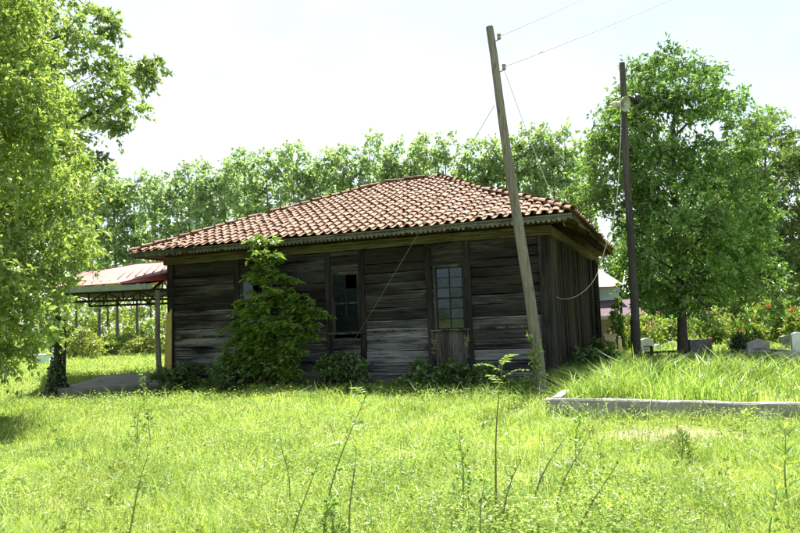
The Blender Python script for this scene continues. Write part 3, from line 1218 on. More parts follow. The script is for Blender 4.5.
LW = float(np.linalg.norm((V0 - S0)[:2]))
mb = MB()
mb.slab([lp(at(52, 287.5, 18.2)), lp(at(116, 283.0, 18.9)), lp(at(178, 270.0, 20.2)), lp(at(185, 260.2, 22.6)), lp(at(137, 263.2, 22.6)), lp(at(84, 272.5, 22.6))], 0.03)
rf = mb.build('roof', 'pinksheet', sh)
mb = MB()
for k in range(15):
    u = k / 14
    a = np.array(lp(at(54, 287.3, 18.2))) * (1 - u) + np.array(lp(at(176, 270.5, 20.2))) * u
    b = np.array(lp(at(85, 272.4, 22.6))) * (1 - u) + np.array(lp(at(183, 260.4, 22.6))) * u
    if u < 0.5:
        w = 1 - abs(u - 0.5) / 0.5
        a = a * 1.0 - np.array([0, 0, 0.05 * w])
    mb.tube([a + (0, 0, 0.02), b + (0, 0, 0.02)], 0.014, 5)
mb.build('sheet_ribs', 'pinksheet', rf)
# back slope, so the roof is whole
mb = MB()
mb.slab([lp(at(84, 272.5, 22.61)), lp(at(185, 260.2, 22.61)), lp(at(192, 283, 26.3)), lp(at(75, 289, 26.3))], 0.03)
mb.build('roof', 'pinksheet', sh)
mb = MB()
mb.slab([lp(at(116, 283.6, 18.85)), lp(at(172.5, 271.5, 20.15)), lp(at(172.5, 278.6, 19.8)), lp(at(128, 282.8, 18.9))], 0.025)
r2 = mb.build('roof', 'redsheet', sh)
r2['label'] = 'brighter red sheet against the house wall'
mb = MB()
fa, fb = np.array(lp(at(55, 288, 18.15))), np.array(lp(at(151, 283.6, 18.95)))
mb.slab([tuple(fa + (0, 0, 0)), tuple(fb), tuple(fb - (0, 0, 0.15)), tuple(fa - (0, 0, 0.15))], 0.03)
mb.build('fascia', 'greenpaint', sh)
for px_ in (138, 145):
    mb = MB()
    q = np.array(lp(at(px_, 287, 18.88)))
    mb.box(tuple(q - (0.04, 0.04, 0.06)), tuple(q + (0.04, 0.03, 0.10)))
    mb.build('bracket', 'greenpaint', sh)
mb = MB()
P = [sp(-0.05, 0, 0.0), sp(0.0, 0.02, 1.4), sp(-0.02, 0, 2.66)]
mb.tube(P, [0.075, 0.07, 0.065], 10, jit=0.04)
pst = mb.build('post', 'pole', sh)
mb = MB()
mb.tube([sp(LW, 0, -0.1), sp(LW - 0.03, 0, 1.2), sp(LW + 0.02, 0, 2.66)], [0.11, 0.10, 0.09], 10, jit=0.05)
pst2 = mb.build('post', 'rafter', sh)
rng = np.random.default_rng(5)
n = 900
zz = np.abs(rng.normal(0, 0.45, n))
zz = np.where(zz > 1.5, 0.3, zz)
an = rng.uniform(0, 6.28, n)
rr = 0.10 + np.maximum(0, 0.2 * np.exp(-zz * 3.0)) * rng.uniform(0.4, 1, n) + 0.05 * rng.uniform(0, 1, n)
base = np.array(sp(LW, 0, 0))
Pp = base + np.stack([rr * np.cos(an), rr * np.sin(an), zz], 1)
nr = unit(np.stack([np.cos(an), np.sin(an), 0.3 + 0 * an], 1) + rng.normal(size=(n, 3)) * 0.4)
ax = unit(rng.normal(size=(n, 3)) * 0.6 + np.array([0, 0, -0.6]))
V, T = leaves_np(Pp, ax, nr, np.full(n, 0.10) * rng.uniform(0.7, 1.3, n), np.full(n, 0.09))
iv = np_obj('climbing_ivy', V + O, T, np.full(len(T), 0.5), 'ivy')
tag(iv, 'dark ivy wrapped round the foot of the left shelter post', 'ivy')
# back posts and truss
for u in (0.0, LW + 1.6):
    m1 = MB()
    m1.tube([sp(u, 5.6, 0), sp(u, 5.6, 2.55)], 0.06, 8)
    m1.build('post', 'rafter', sh)
for v, zlo, zhi in ((0.35, 2.42, 2.68), (3.6, 2.40, 3.3)):
    m1 = MB()
    m1.box((-0.02, -0.02, 0), (0.02, 0.02, 0.001))
    m1 = MB()
    ch0, ch1 = sp(-0.4, v, zlo), sp(LW + 0.2, v, zlo)
    m1.tube([ch0, ch1], 0.035, 4)
    top0, top1 = sp(-0.4, v, zhi), sp(LW + 0.2, v, zhi if v < 1 else zhi - 0.4)
    m1.tube([top0, top1], 0.05, 4)
    nb = 7
    for k in range(nb + 1):
        u = -0.4 + (LW + 0.6) * k / nb
        z2 = zhi if v < 1 else zhi - 0.4 * k / nb
        m1.tube([sp(u, v, zlo), sp(u, v, z2)], 0.025, 4)
        if k < nb:
            u2 = -0.4 + (LW + 0.6) * (k + 1) / nb
            a, b = (zlo, z2 - 0.03) if k % 2 else (z2 - 0.03, zlo)
            m1.tube([sp(u, v, a), sp(u2, v, b)], 0.02, 4)
    m1.build('truss', 'rafter', sh)
for u in (0.2, LW * 0.5, LW - 0.2):
    m1 = MB()
    m1.tube([sp(u, 0.0, 2.60), sp(u, 3.4, 3.45 - 0.12 * u), sp(u, 5.6, 2.75)], 0.045, 4)
    m1.build('rafter', 'rafter', sh)
m1 = MB()
m1.slab([sp(-0.3, 0.15, 2.67), sp(LW + 0.3, 0.15, 2.67), sp(LW + 0.3, 5.4, 2.72), sp(-0.3, 5.4, 2.72)], 0.02)
m1.build('ceiling', 'rafter', sh)
m1 = MB()
m1.slab([sp(-0.75, -0.28, 0.09), sp(LW - 0.1, -0.28, 0.09), sp(LW - 0.1, 4.3, 0.09), sp(-0.75, 4.3, 0.09)], 0.4)
sl_ = m1.build('floor_slab', 'slab', sh, bevel=0.015)
# ochre board leaning against the corner
q0, q1 = gnd(164, 386, 0.0), gnd(170.5, 386, 0.0)
Yq = S0[1] + 0.2
ob = MB()
b0, b1, t0, t1 = at(163.5, 386, Yq), at(171, 386, Yq), at(166, 316, Yq + 0.12), at(171.3, 309, Yq + 0.12)
th = np.array([0.01, 0.03, 0])
ob.add([b0, b1, t1, t0, b0 + th, b1 + th, t1 + th, t0 + th], [(0, 1, 2, 3), (7, 6, 5, 4), (0, 4, 5, 1), (1, 5, 6, 2), (2, 6, 7, 3), (3, 7, 4, 0)])
o = ob.build('ochre_board', 'yellowpaint')
tag(o, 'tall ochre yellow board standing on end between the shelter post and the house corner', 'board')

# two small pale boxes far out in the meadow
for (px_, py, w, h, mt, lab, Yd) in ((43, 364, 0.75, 0.45, 'bluepaint', 'low pale blue box in the far meadow under the left tree', 33), (59, 360, 0.62, 0.78, 'whitepaint', 'white upright box in the far meadow behind the ivy post', 34)):
    q = gnd(px_, py, 0)
    t = thing('meadow_box', lab, 'box', (q[0], q[1], 0), 0.2)
    m1 = MB()
    m1.box((-w / 2, -0.3, 0.06), (w / 2, 0.3, h))
    m1.build('body', mt, t, bevel=0.01)
    m1 = MB()
    m1.box((-w / 2 - 0.04, -0.34, h + 0.001), (w / 2 + 0.04, 0.34, h + 0.05))
    m1.build('lid', mt, t, bevel=0.01)

# ------------------------------------------------------------------ utility poles and wires
def pole(name, base, top, r0, r1, mat, label):
    t = thing(name, label, 'utility pole', base)
    d = np.array(top) - np.array(base)
    m1 = MB()
    pts = []
    for i in range(13):
        u = i / 12
        pts.append(d * u + np.array([0.02 * math.sin(u * 7), 0.015 * math.sin(u * 5 + 1), 0]) * (1 if 0 < i < 12 else 0) - (np.array([0, 0, 0.3]) if i == 0 else 0))
    m1.tube(pts, [r0 + (r1 - r0) * i / 12 for i in range(13)], 14, jit=0.012)
    m1.build('shaft', mat, t)
    return t, d


P1b = gnd(543, 394, 0)
P1t = at(489.5, 27, P1b[1])
p1, d1_ = pole('utility_pole', P1b, P1t, 0.118, 0.076, 'pole', 'weathered grey wooden pole leaning left in front of the house corner')
INS = []
for (px_, py, dx) in ((499, 36.5, 0.0), (504, 67, 0.0)):
    tip = at(px_, py, P1b[1] - 0.02) - P1b
    u = tip[2] / d1_[2] - 0.012
    b = d1_ * u
    m1 = MB()
    m1.tube([b, b + (tip - b) * 0.5 + (0, 0, -0.05), tip + (0, 0, -0.06), tip + (0, 0, -0.01)], 0.012, 6)
    hk = m1.build('insulator_hook', 'rust', p1)
    m1 = MB()
    m1.lathe([(-0.06, 0.0), (-0.06, 0.035), (-0.03, 0.045), (-0.02, 0.032), (0.0, 0.03), (0.015, 0.045), (0.05, 0.04), (0.07, 0.02), (0.075, 0.0)], tip, (0, 0, 1), 14)
    m1.build('insulator', 'porcelain', hk)
    INS.append(tip + P1b)


def wire(name, a, b, sagm, rad, mat, label, n=24, cat='wire'):
    a, b = np.array(a, float), np.array(b, float)
    pts = [a + (b - a) * (i / n) - np.array([0, 0, sagm * 4 * (i / n) * (1 - i / n)]) for i in range(n + 1)]
    m1 = MB()
    m1.tube(pts, rad, 5)
    o = m1.build(name, mat)
    return tag(o, label, cat)


def along(a, px_, py, Y):
    return at(px_, py, Y)


wire('overhead_wire', INS[0], at(700, -72, 26.0), 0.25, 0.009, 'wire', 'upper overhead wire running off to the right from the top of the leaning pole')
wire('overhead_wire', INS[1], at(820, -75, 30.0), 0.25, 0.009, 'wire', 'lower overhead wire crossing the sky above the loudspeaker pole')
_pb = INS[1]
wire('drop_wire', _pb + (0, 0, -0.05), hp(0.35, 0.6, 3.62), 0.10, 0.007, 'cable', 'pale drop wire hanging from the lower insulator of the leaning pole to the right eave')
_ga = at(494.5, 105, P1b[1])
wire('stay_wire', _ga, hp(-4.9, -0.12, 1.15), 0.02, 0.006, 'wire', 'thin straight stay wire slanting across the plank wall between the two windows')

P2b = gnd(637, 364, 0.27)
P2t = at(622, 63, P2b[1])
p2, d2_ = pole('utility_pole', P2b, P2t, 0.108, 0.07, 'pole_dark', 'upright dark wooden pole with a horn loudspeaker, in front of the shade tree')
m1 = MB()
m1.tube([(0, 0, -0.05), d2_ * 0.14], [0.114, 0.111], 14, jit=0.02)
m1.build('tarred_foot', 'tar', p2)
# horn loudspeaker
hc = at(625, 104, P2b[1] - 0.42)
hd = Vector((0.55, -0.8, -0.25)).normalized()
HS = 0.74
horn = thing('horn_loudspeaker', 'grey horn loudspeaker strapped to the upright pole, mouth tilted down to the right', 'loudspeaker', tuple(hc))
m1 = MB()
m1.lathe([(0.02, 0.245), (0.03, 0.235), (0.0, 0.225), (-0.05, 0.17), (-0.11, 0.12), (-0.18, 0.085), (-0.27, 0.06), (-0.27, 0.0)], (0, 0, 0), hd, 28)
m1.lathe([(0.03, 0.24), (0.02, 0.252), (-0.01, 0.246), (-0.06, 0.19), (-0.13, 0.14), (-0.2, 0.11), (-0.28, 0.09), (-0.28, 0.0)], (0, 0, 0), hd, 28)
m1.build('horn', 'hornmetal', horn)
m1 = MB()
m1.lathe([(-0.26, 0.0), (-0.10, 0.035), (-0.02, 0.05), (0.0, 0.045), (0.01, 0.0)], (0, 0, 0), hd, 16)
m1.build('driver_cone', 'hornmetal', horn)
m1 = MB()
m1.lathe([(-0.46, 0.0), (-0.46, 0.09), (-0.44, 0.105), (-0.29, 0.105), (-0.275, 0.09), (-0.275, 0.0)], (0, 0, 0), hd, 18)
m1.build('driver_housing', 'cream', horn)
m1 = MB()
bk = (np.array(P2b) + d2_ * ((hc[2] - P2b[2]) / d2_[2]) - hc) / HS
m1.tube([np.array(hd) * -0.25 + (0, 0, 0.1), bk + (0, 0, 0.12), bk + (0.06, 0, 0.12)], 0.02, 6)
m1.tube([np.array(hd) * -0.2 + (0, 0, -0.1), bk + (0, 0, -0.1), bk + (0.06, 0, -0.1)], 0.02, 6)
m1.build('bracket', 'blackmetal', horn)
horn.scale = (HS, HS, HS)
# second, dark horn on the far side of the pole
hc2 = at(634, 99, P2b[1] + 0.35)
hd2 = Vector((0.75, 0.62, 0.12)).normalized()
h2 = thing('horn_loudspeaker', 'dark second loudspeaker on the far side of the upright pole, facing away', 'loudspeaker', tuple(hc2))
m1 = MB()
m1.lathe([(0.18, 0.22), (0.17, 0.23), (0.12, 0.18), (0.05, 0.12), (-0.02, 0.085), (-0.12, 0.06), (-0.12, 0.0)], (0, 0, 0), hd2, 24)
m1.build('horn', 'blackmetal', h2)
m1 = MB()
m1.lathe([(-0.3, 0.0), (-0.3, 0.1), (-0.13, 0.1), (-0.12, 0.06)], (0, 0, 0), hd2, 16)
m1.tube([(-0.05, -0.05, 0.0), (np.array(P2b) + d2_ * ((hc2[2] - P2b[2]) / d2_[2]) * 1.0 - hc2) / 0.62], 0.025, 6)
m1.build('driver_housing', 'blackmetal', h2)
h2.scale = (0.62, 0.62, 0.62)
# cable from the horn down and across to the house side
pts = [hc + np.array([0, 0.1, -0.15])]
ca, cb = at(616, 200, P2b[1] - 1.0), hp(0.09, 0.9, 2.02)
ctrl = [at(621, 115, P2b[1] - 0.2), at(620, 150, P2b[1] - 0.5), at(616, 205, P2b[1] - 0.8), at(606, 245, P2b[1] - 0.9), at(595, 278, P2b[1] - 0.8), at(580, 294, P2b[1] - 0.6), at(566, 299, P2b[1] - 0.4), at(556.5, 297, P2b[1] - 0.2)]
ctrl = [Vector(c) for c in ctrl]
sm = []
for i in range(len(ctrl) - 1):
    p0, p1_, p2_, p3 = ctrl[max(i - 1, 0)], ctrl[i], ctrl[i + 1], ctrl[min(i + 2, len(ctrl) - 1)]
    for k in range(6):
        u = k / 6
        sm.append(0.5 * ((2 * p1_) + (p2_ - p0) * u + (2 * p0 - 5 * p1_ + 4 * p2_ - p3) * u * u + (3 * p1_ - p0 - 3 * p2_ + p3) * u ** 3))
sm.append(ctrl[-1])
m1 = MB()
m1.tube(sm, 0.007, 5)
o = m1.build('speaker_cable', 'cable')
tag(o, 'pale cable looping from the horn loudspeaker down to the right end wall of the house', 'cable')

# pale stone at the house corner
q = gnd(577, 386, 0)
m1 = MB()
for i in range(1):
    rings = []
    for a in range(7):
        ph = PI * (a / 6 - 0.5)
        for b in range(12):
            th_ = 2 * PI * b / 12
            k = 1 + 0.12 * math.sin(3 * th_ + a) + random.uniform(-0.05, 0.05)
            rings.append((0.33 * k * math.cos(ph) * math.cos(th_), 0.2 * k * math.cos(ph) * math.sin(th_), 0.1 + 0.15 * math.sin(ph) * k))
    m1.add(rings, [(a * 12 + b, a * 12 + (b + 1) % 12, (a + 1) * 12 + (b + 1) % 12, (a + 1) * 12 + b) for a in range(6) for b in range(12)], 0.5, True)
o = m1.build('field_stone', 'concrete')
o.location = (q[0], q[1], 0.02)
tag(o, 'pale rounded stone lying at the foot of the house corner, right of the leaning pole', 'stone')


# ------------------------------------------------------------------ trees
def make_tree(name, label, cat, base, H, prof, ncl, cls, nleaf, ll, lw, leaf, bark, r0, seed, group=None, fork=0.25, nl=26, cull=None, limb=1.0, nex=2,
              top=0.85, lean=(0, 0), lop=0.18, inner=0.35, twigs=9, extra=None, droop=0.35, up=0.6, flat=0.75):
    rng = np.random.default_rng(seed)
    random.seed(seed)
    t = thing(name, label, cat, base, 0, group)
    C = crown_points(rng, prof, ncl, H, lop, inner)
    size = cls * rng.uniform(0.7, 1.3, len(C))
    if extra is not None:
        C = np.concatenate([C, np.array([e[:3] for e in extra])])
        size = np.concatenate([size, np.array([e[3] for e in extra])])
    if cull is not None:
        k = cull(C + np.array(base), size)
        C, size = C[k], size[k]
    V, T, tt = clump_leaves(rng, C, size, nleaf, ll, lw, droop=droop, twigs=twigs, up=up, flat=flat)
    np_obj('crown', V, T, tt, leaf, t)
    mb = MB()
    trunk_and_limbs(mb, rng, H, C, r0, fork, nl, top, lean, limb=limb)
    if extra is not None:
        for e in extra[::nex]:
            c = np.array(e[:3])
            b = np.array([lean[0] * 0.5, lean[1] * 0.5, max(H * fork, c[2] - np.hypot(c[0], c[1]) * 0.55)])
            mb.tube([b, b + (c - b) * 0.4 + (0, 0, 0.25), b + (c - b) * 0.75 + (0, 0, 0.2), c], [r0 * 0.35, r0 * 0.25, r0 * 0.15, 0.008], 6, cap=False)
    mb.build('trunk', bark, t)
    return t


def rel(px, py, Y, base):
    return at(px, py, Y) - np.array(base)


def off_house(C, size):
    hx, hy = to_house(C[:, 0], C[:, 1])
    k = (hx > OV + 0.15 + size * 1.1) | (C[:, 2] > 4.0 + size * 0.7 + np.maximum(0, -hx) * 0.45) | (hy > HD + 1.5)
    return k & ~((C[:, 0] < 6.15) & (C[:, 2] < 3.3))


# the shade tree on the right
TB = gnd(683, 357, 0.27)
TB[2] = 0.25
ex = []
_r2 = np.random.default_rng(3)
for (px, py, s) in ((612, 118, .55), (600, 140, .5), (640, 88, .5), (603, 172, .6), (596, 215, .7), (600, 202, .5), (588, 196, .45), (738, 108, .45), (745, 92, .35), (752, 160, .5), (762, 232, .6), (768, 262, .55), (757, 292, .5), (735, 300, .55), (700, 66, .5), (655, 290, .5), (675, 290, .4), (668, 305, .38), (700, 312, .38), (690, 296, .45), (712, 318, .35), (775, 283, .5), (780, 300, .38), (770, 313, .38), (745, 318, .4), (730, 312, .45), (718, 74, .4), (606, 190, .6), (765, 205, .5)):
    ex.append(tuple(rel(px, py, TB[1] + _r2.uniform(-0.9, 0.7), TB)) + (s,))
make_tree('shade_tree', 'dark leafy broad crowned tree standing in the graveyard behind the loudspeaker pole', 'tree', TB, 8.4,
          [(0.2, 1.2), (0.28, 2.1), (0.4, 2.5), (0.55, 2.35), (0.7, 2.05), (0.84, 1.6), (0.94, 1.0), (1.0, 0.35)], 400, 0.52, 126, 0.13, 0.06,
          'walnut', 'bark', 0.125, 21, fork=0.2, nl=44, extra=ex, limb=0.8, nex=4, cull=off_house, lean=(0.25, 0.1), lop=0.14, inner=0.2)

# the tree on the left edge, and the broader-leaved one behind it
LB = gnd(-62, 398, 0.0)
LB = np.array([-8.25, 11.6, 0.0])
ex = []
for (px, py, s) in ((92, 262, .32), (70, 300, .4), (58, 330, .38), (36, 352, .35), (15, 365, .35), (88, 225, .4), (95, 196, .4), (98, 170, .4), (90, 150, .4), (60, 110, .45), (45, 85, .4), (92, 244, .35), (82, 285, .3), (30, 60, .5), (50, 130, .5), (40, 200, .6), (20, 150, .6), (20, 250, .6), (40, 280, .5), (15, 310, .5), (60, 180, .5), (65, 235, .5), (10, 90, .6), (12, 345, .3)):
    ex.append(tuple(rel(px - 15, py, LB[1] + _r2.uniform(-0.7, 0.6), LB)) + (s,))
make_tree('pale_leaved_tree', 'bright yellow green fine leaved tree filling the left edge of the view', 'tree', LB, 9.6,
          [(0.10, 1.3), (0.2, 2.2), (0.35, 2.6), (0.5, 2.55), (0.65, 2.4), (0.8, 1.9), (0.92, 1.2), (1.0, 0.4)], 640, 0.5, 200, 0.10, 0.049,
          'left_leaf', 'bark', 0.2, 33, fork=0.16, nl=22, extra=ex, limb=0.45, nex=30, lop=0.12, inner=0.35, twigs=10, droop=0.5)
RB = np.array([-10.2, 16.5, 0.0])
ex = []
for (px, py, s) in ((158, 68, .42), (146, 78, .5), (132, 72, .5), (120, 84, .5), (118, 60, .45), (104, 70, .5), (100, 95, .55), (128, 98, .45), (138, 112, .42), (110, 118, .5), (92, 120, .5), (95, 45, .5), (108, 20, .4), (118, 30, .3), (80, 30, .6), (70, 60, .6), (92, 5, .5), (75, 90, .6), (124, 128, .3), (60, 20, .6), (100, 160, .3), (80, 140, .5)):
    ex.append(tuple(rel(px, py, RB[1] + _r2.uniform(-0.8, 0.8), RB)) + (s * 1.1,))
    ex.append(tuple(rel(px - 8 + _r2.uniform(-6, 6), py + _r2.uniform(-9, 9), RB[1] + _r2.uniform(-0.8, 0.8), RB)) + (s * 0.8,))
make_tree('broad_leaved_tree', 'darker broad leaved tree with a long bough reaching out over the open shelter', 'tree', RB, 11.5,
          [(0.3, 1.0), (0.4, 1.9), (0.6, 2.4), (0.8, 2.2), (0.92, 1.4), (1.0, 0.5)], 220, 0.55, 150, 0.125, 0.072,
          'left_leaf_dark', 'bark', 0.2, 35, fork=0.3, nl=14, extra=ex, limb=0.4, nex=14)

# poplar plantation beyond the meadow
protos = []
for k in range(5):
    H = 1.0
    rng = np.random.default_rng(50 + k)
    w = 1.0 + 0.12 * math.sin(k * 2.1)
    prof = [(3.2 / 13, 0.35 * w), (5.5 / 13, 0.85 * w), (7.5 / 13, 1.15 * w), (9.5 / 13, 1.2 * w), (11.6 / 13, 1.08 * w), (12.5 / 13, 0.8 * w), (1.0, 0.45)]
    protos.append((prof, k))
pop_first = {}


def poplar(px, py_top, Y, k, label, group):
    x = float(at(px, 330, Y)[0])
    z = float(at(px, py_top, Y)[2])
    if k not in pop_first:
        t = make_tree('poplar_tree', label, 'tree', (x, Y, 0), 13.0, protos[k][0], 40, 0.66, 90, 0.20, 0.17, 'poplar', 'bark_pale', 0.095, 60 + k, group,
                      fork=0.3, nl=22, top=0.95, lop=0.25, inner=0.1, twigs=10, droop=0.2, flat=1.0)
        pop_first[k] = t
    else:
        t = copy_tree(pop_first[k])
        t.location = (x, Y, 0)
        tag(t, label, 'tree', group)
        t.rotation_euler = (0, 0, RNG.uniform(0, 6.28))
    s = z / 13.0
    w = s * RNG.uniform(0.85, 1.1)
    t.scale = (w, w, s)
    return t


tops = [(76, 176), (99, 170), (117, 171), (137, 169), (158, 178), (177, 176), (190, 166), (208, 163), (227, 156), (250, 151), (269, 153), (296, 150), (312, 152), (326, 147), (349, 149), (364, 151), (378, 144), (401, 143), (417, 148), (431, 137), (455, 139), (476, 147), (496, 141), (512, 146), (526, 132), (546, 129), (560, 138), (575, 128), (596, 134)]
names_ = {0: 'poplar trunk seen under the shelter roof, closest to the ivy post', 1: 'poplar seen under the shelter roof, second trunk right of the ivy post',
          2: 'poplar seen in the middle under the shelter roof', 3: 'poplar seen under the shelter roof just left of the timber post'}
for i, (px, pt) in enumerate(tops):
    Y = 50.5 - (px - 76) / 500 * 7.0 + RNG.uniform(-0.6, 0.6)
    lab = names_.get(i, 'tall slender poplar in the front row of the plantation behind the tiled roof')
    poplar(px, pt - 4 + RNG.uniform(-2, 2), Y, i % 5, lab, 'poplars in the front row of the plantation')
for i in range(12):
    px = 62 + i * 46 + RNG.uniform(-4, 4)
    pt = np.interp(px, [p[0] for p in tops], [p[1] for p in tops]) + RNG.uniform(10, 24)
    poplar(px, pt, 60 + RNG.uniform(-2, 4) - (px - 76) / 500 * 7, (i * 2 + 1) % 5, 'poplar farther back in the plantation, partly hidden by the front row', 'poplars in the back rows of the plantation')

# dark conifer standing in the row just over the left slope of the roof
q = at(192, 330, 43)
make_tree('conifer', 'small dark conifer rising just over the left end of the tiled roof', 'tree', (q[0], 43, 0), float(at(192, 210, 43)[2]),
          [(0.1, 1.3), (0.4, 1.05), (0.7, 0.8), (0.9, 0.5), (1.0, 0.12)], 70, 0.4, 80, 0.16, 0.05, 'conifer', 'bark', 0.12, 71, nl=5, up=0.2)

# trees at the far right
q = at(778, 330, 33)
make_tree('roadside_tree', 'tall rounded tree at the right edge beyond the graveyard, taller than its neighbours', 'tree', (q[0], 33, 0.2), float(at(785, 117, 33)[2]),
          [(0.22, 1.3), (0.35, 2.4), (0.55, 2.7), (0.75, 2.5), (0.9, 1.6), (1.0, 0.5)], 240, 0.6, 100, 0.17, 0.09, 'farleaf', 'bark', 0.2, 81, nl=40, inner=0.2)
q = at(745, 330, 37)
make_tree('roadside_tree', 'lower dark tree between the shade tree and the tall one at the right edge', 'tree', (q[0], 37, 0.2), float(at(745, 150, 37)[2]),
          [(0.12, 1.6), (0.3, 2.6), (0.55, 2.7), (0.8, 2.0), (1.0, 0.5)], 200, 0.65, 90, 0.19, 0.10, 'farleaf', 'bark', 0.2, 83, nl=30, inner=0.2)
q = at(830, 330, 30)
make_tree('roadside_tree', 'dense tree cut by the right edge of the view', 'tree', (q[0], 30, 0.2), 9.0,
          [(0.1, 1.8), (0.3, 2.8), (0.55, 2.8), (0.8, 2.0), (1.0, 0.5)], 200, 0.65, 90, 0.17, 0.09, 'farleaf', 'bark', 0.2, 85, nl=30, inner=0.2)
q = at(655, 330, 40)
make_tree('roadside_tree', 'dark tree showing low between the loudspeaker pole and the shade tree trunk', 'tree', (q[0], 40, 0.2), 7.5,
          [(0.08, 2.2), (0.3, 3.4), (0.55, 3.2), (0.8, 2.2), (1.0, 0.5)], 200, 0.7, 90, 0.22, 0.12, 'walnut', 'bark', 0.2, 87, nl=30, inner=0.2)
q = at(715, 330, 44)
make_tree('roadside_tree', 'dark tree showing low behind the right side of the shade tree', 'tree', (q[0], 44, 0.2), 8.0,
          [(0.06, 2.4), (0.3, 3.6), (0.55, 3.4), (0.8, 2.2), (1.0, 0.5)], 200, 0.7, 90, 0.22, 0.12, 'walnut', 'bark', 0.2, 89, nl=30, inner=0.2)


# shrubs ---------------------------------------------------------------
def shrub(name, label, base, w, h, leaf, seed, ll=0.1, lw=0.05, ncl=40, nleaf=70, flowers=None, nf=0, fs=0.09, group=None, cat='shrub', cls=None, up=0.6, fl_lab=None):
    rng = np.random.default_rng(seed)
    random.seed(seed)
    t = thing(name, label, cat, base, 0, group)
    C = crown_points(rng, [(0.1, w * 0.75), (0.4, w), (0.75, w * 0.8), (1.0, w * 0.3)], ncl, h, 0.25, 0.2)
    V, T, tt = clump_leaves(rng, C, (cls or w * 0.33) * rng.uniform(0.7, 1.3, ncl), nleaf, ll, lw, up=up)
    k = V[:, 2] < 0.01
    V[k, 2] = 0.01
    np_obj('foliage', V, T, tt, leaf, t)
    mb = MB()
    for c in C[::4]:
        mb.tube([(rng.normal() * 0.06, rng.normal() * 0.06, -0.1), tuple(c * np.array([0.45, 0.45, 0.55])), tuple(c)], [0.02, 0.014, 0.005], 5, cap=False)
    mb.build('stem', 'bark', t)
    if flowers:
        F = C[rng.choice(len(C), nf)] * rng.uniform(1.0, 1.12, (nf, 1)) + rng.normal(size=(nf, 3)) * w * 0.22
        F[:, 2] = np.clip(F[:, 2], h * 0.25, h * 1.1)
        P = np.repeat(F, 6, 0)
        an = np.tile(np.arange(6) * PI / 3, nf)
        axx = unit(np.stack([np.cos(an), -0.3 + 0 * an, np.sin(an)], 1) + rng.normal(size=(len(P), 3)) * 0.35)
        nr = unit(np.array([0, -0.7, 0.6]) + rng.normal(size=(len(P), 3)) * 0.4)
        V, T = leaves_np(P, axx, nr, np.full(len(P), fs * 0.6), np.full(len(P), fs * 0.55), 0.1)
        np_obj('blossoms', V, T, np.full(len(T), 0.5), flowers, t)
    return t


def gp(px, py, z=0.0):
    q = gnd(px, py, z)
    return (q[0], q[1], z)


# young tree against the wall (feathery leaves, tip lit above the eave shadow)
SB = hp(-6.85, -1.0)
rng = np.random.default_rng(91)
random.seed(91)
t = thing('young_tree', 'feathery young tree growing close against the plank wall with its top in the sun', 'tree', SB)
st = MB()
Vp = []
stems = [((0.0, 0.0), 3.8), ((-0.35, 0.1), 2.9), ((0.45, 0.0), 2.7), ((0.95, 0.15), 2.0), ((-0.75, 0.05), 2.2), ((0.2, -0.35), 2.4), ((0.6, -0.2), 1.7), ((-0.3, -0.3), 2.0), ((-1.0, 0.0), 1.6), ((0.1, 0.2), 3.2), ((1.1, 0.1), 1.9), ((0.85, -0.1), 2.3)]
for (ox, oy), h in stems:
    d = np.array([A_[0] * ox + B_[0] * oy, A_[1] * ox + B_[1] * oy, 0])
    pts = [np.array([0, 0, -0.1]) + d * 0.3, d * 0.6 + (0, 0, h * 0.4), d * 0.95 + (0.03, 0, h * 0.75), d * 1.1 + (0, 0, h)]
    st.tube(pts, [0.03, 0.022, 0.014, 0.004], 6)
    PP = np.array(pts)
    nb = int(13 + h * 8)
    for k in range(nb):
        u = rng.uniform(0.12, 1.0)
        b = np.array([np.interp(u * 3, range(4), PP[:, i]) for i in range(3)])
        an = rng.uniform(0, 6.28)
        ln = rng.uniform(0.3, 0.85) * (1.1 - 0.5 * u) * (1.15 if h > 3 else 1)
        dr = np.array([math.cos(an), math.sin(an), 0.0])
        if (dr @ np.append(B_, 0)) > 0.3:
            dr = dr - np.append(B_, 0) * 2 * (dr @ np.append(B_, 0))
        if u * h < 2.9:
            dr = dr + np.append(B_, 0) * 0.62 * max(0.0, -float(dr @ np.append(B_, 0)))
        dr = dr + np.array([0, 0, 0.45])
        npair = 9
        for j in range(npair):
            w_ = (j + 1) / npair
            c = b + dr * ln * w_ - np.array([0, 0, 0.5 * ln * w_ * w_])
            for sgn in (-1, 1):
                Vp.append((c, dr, sgn, 0.21 * (1 - 0.35 * abs(w_ - 0.45)), k))
        st.tube([b, b + dr * ln * 0.5 - np.array([0, 0, 0.125 * ln]), b + dr * ln - np.array([0, 0, 0.5 * ln])], [0.006, 0.004, 0.002], 4, cap=False)
P = np.array([v[0] for v in Vp])
D = unit(np.array([v[1] for v in Vp]))
S = np.array([v[2] for v in Vp])[:, None]
side = unit(np.cross(D, np.array([0, 0, 1.0])))
ax = unit(side * S + D * 0.5 + rng.normal(size=P.shape) * 0.32 - np.array([0, 0, 0.45]))
nr = unit(np.array([0, 0, 1.0]) + rng.normal(size=P.shape) * 0.5)
ll = np.array([v[3] for v in Vp]) * rng.uniform(0.8, 1.2, len(P))
V, T = leaves_np(P, ax, nr, ll, ll * 0.46)
np_obj('crown', V, T, np.repeat(rng.uniform(0.25, 0.8, len(P)), 2), 'sapling', t)
st.build('trunk', 'bark', t)

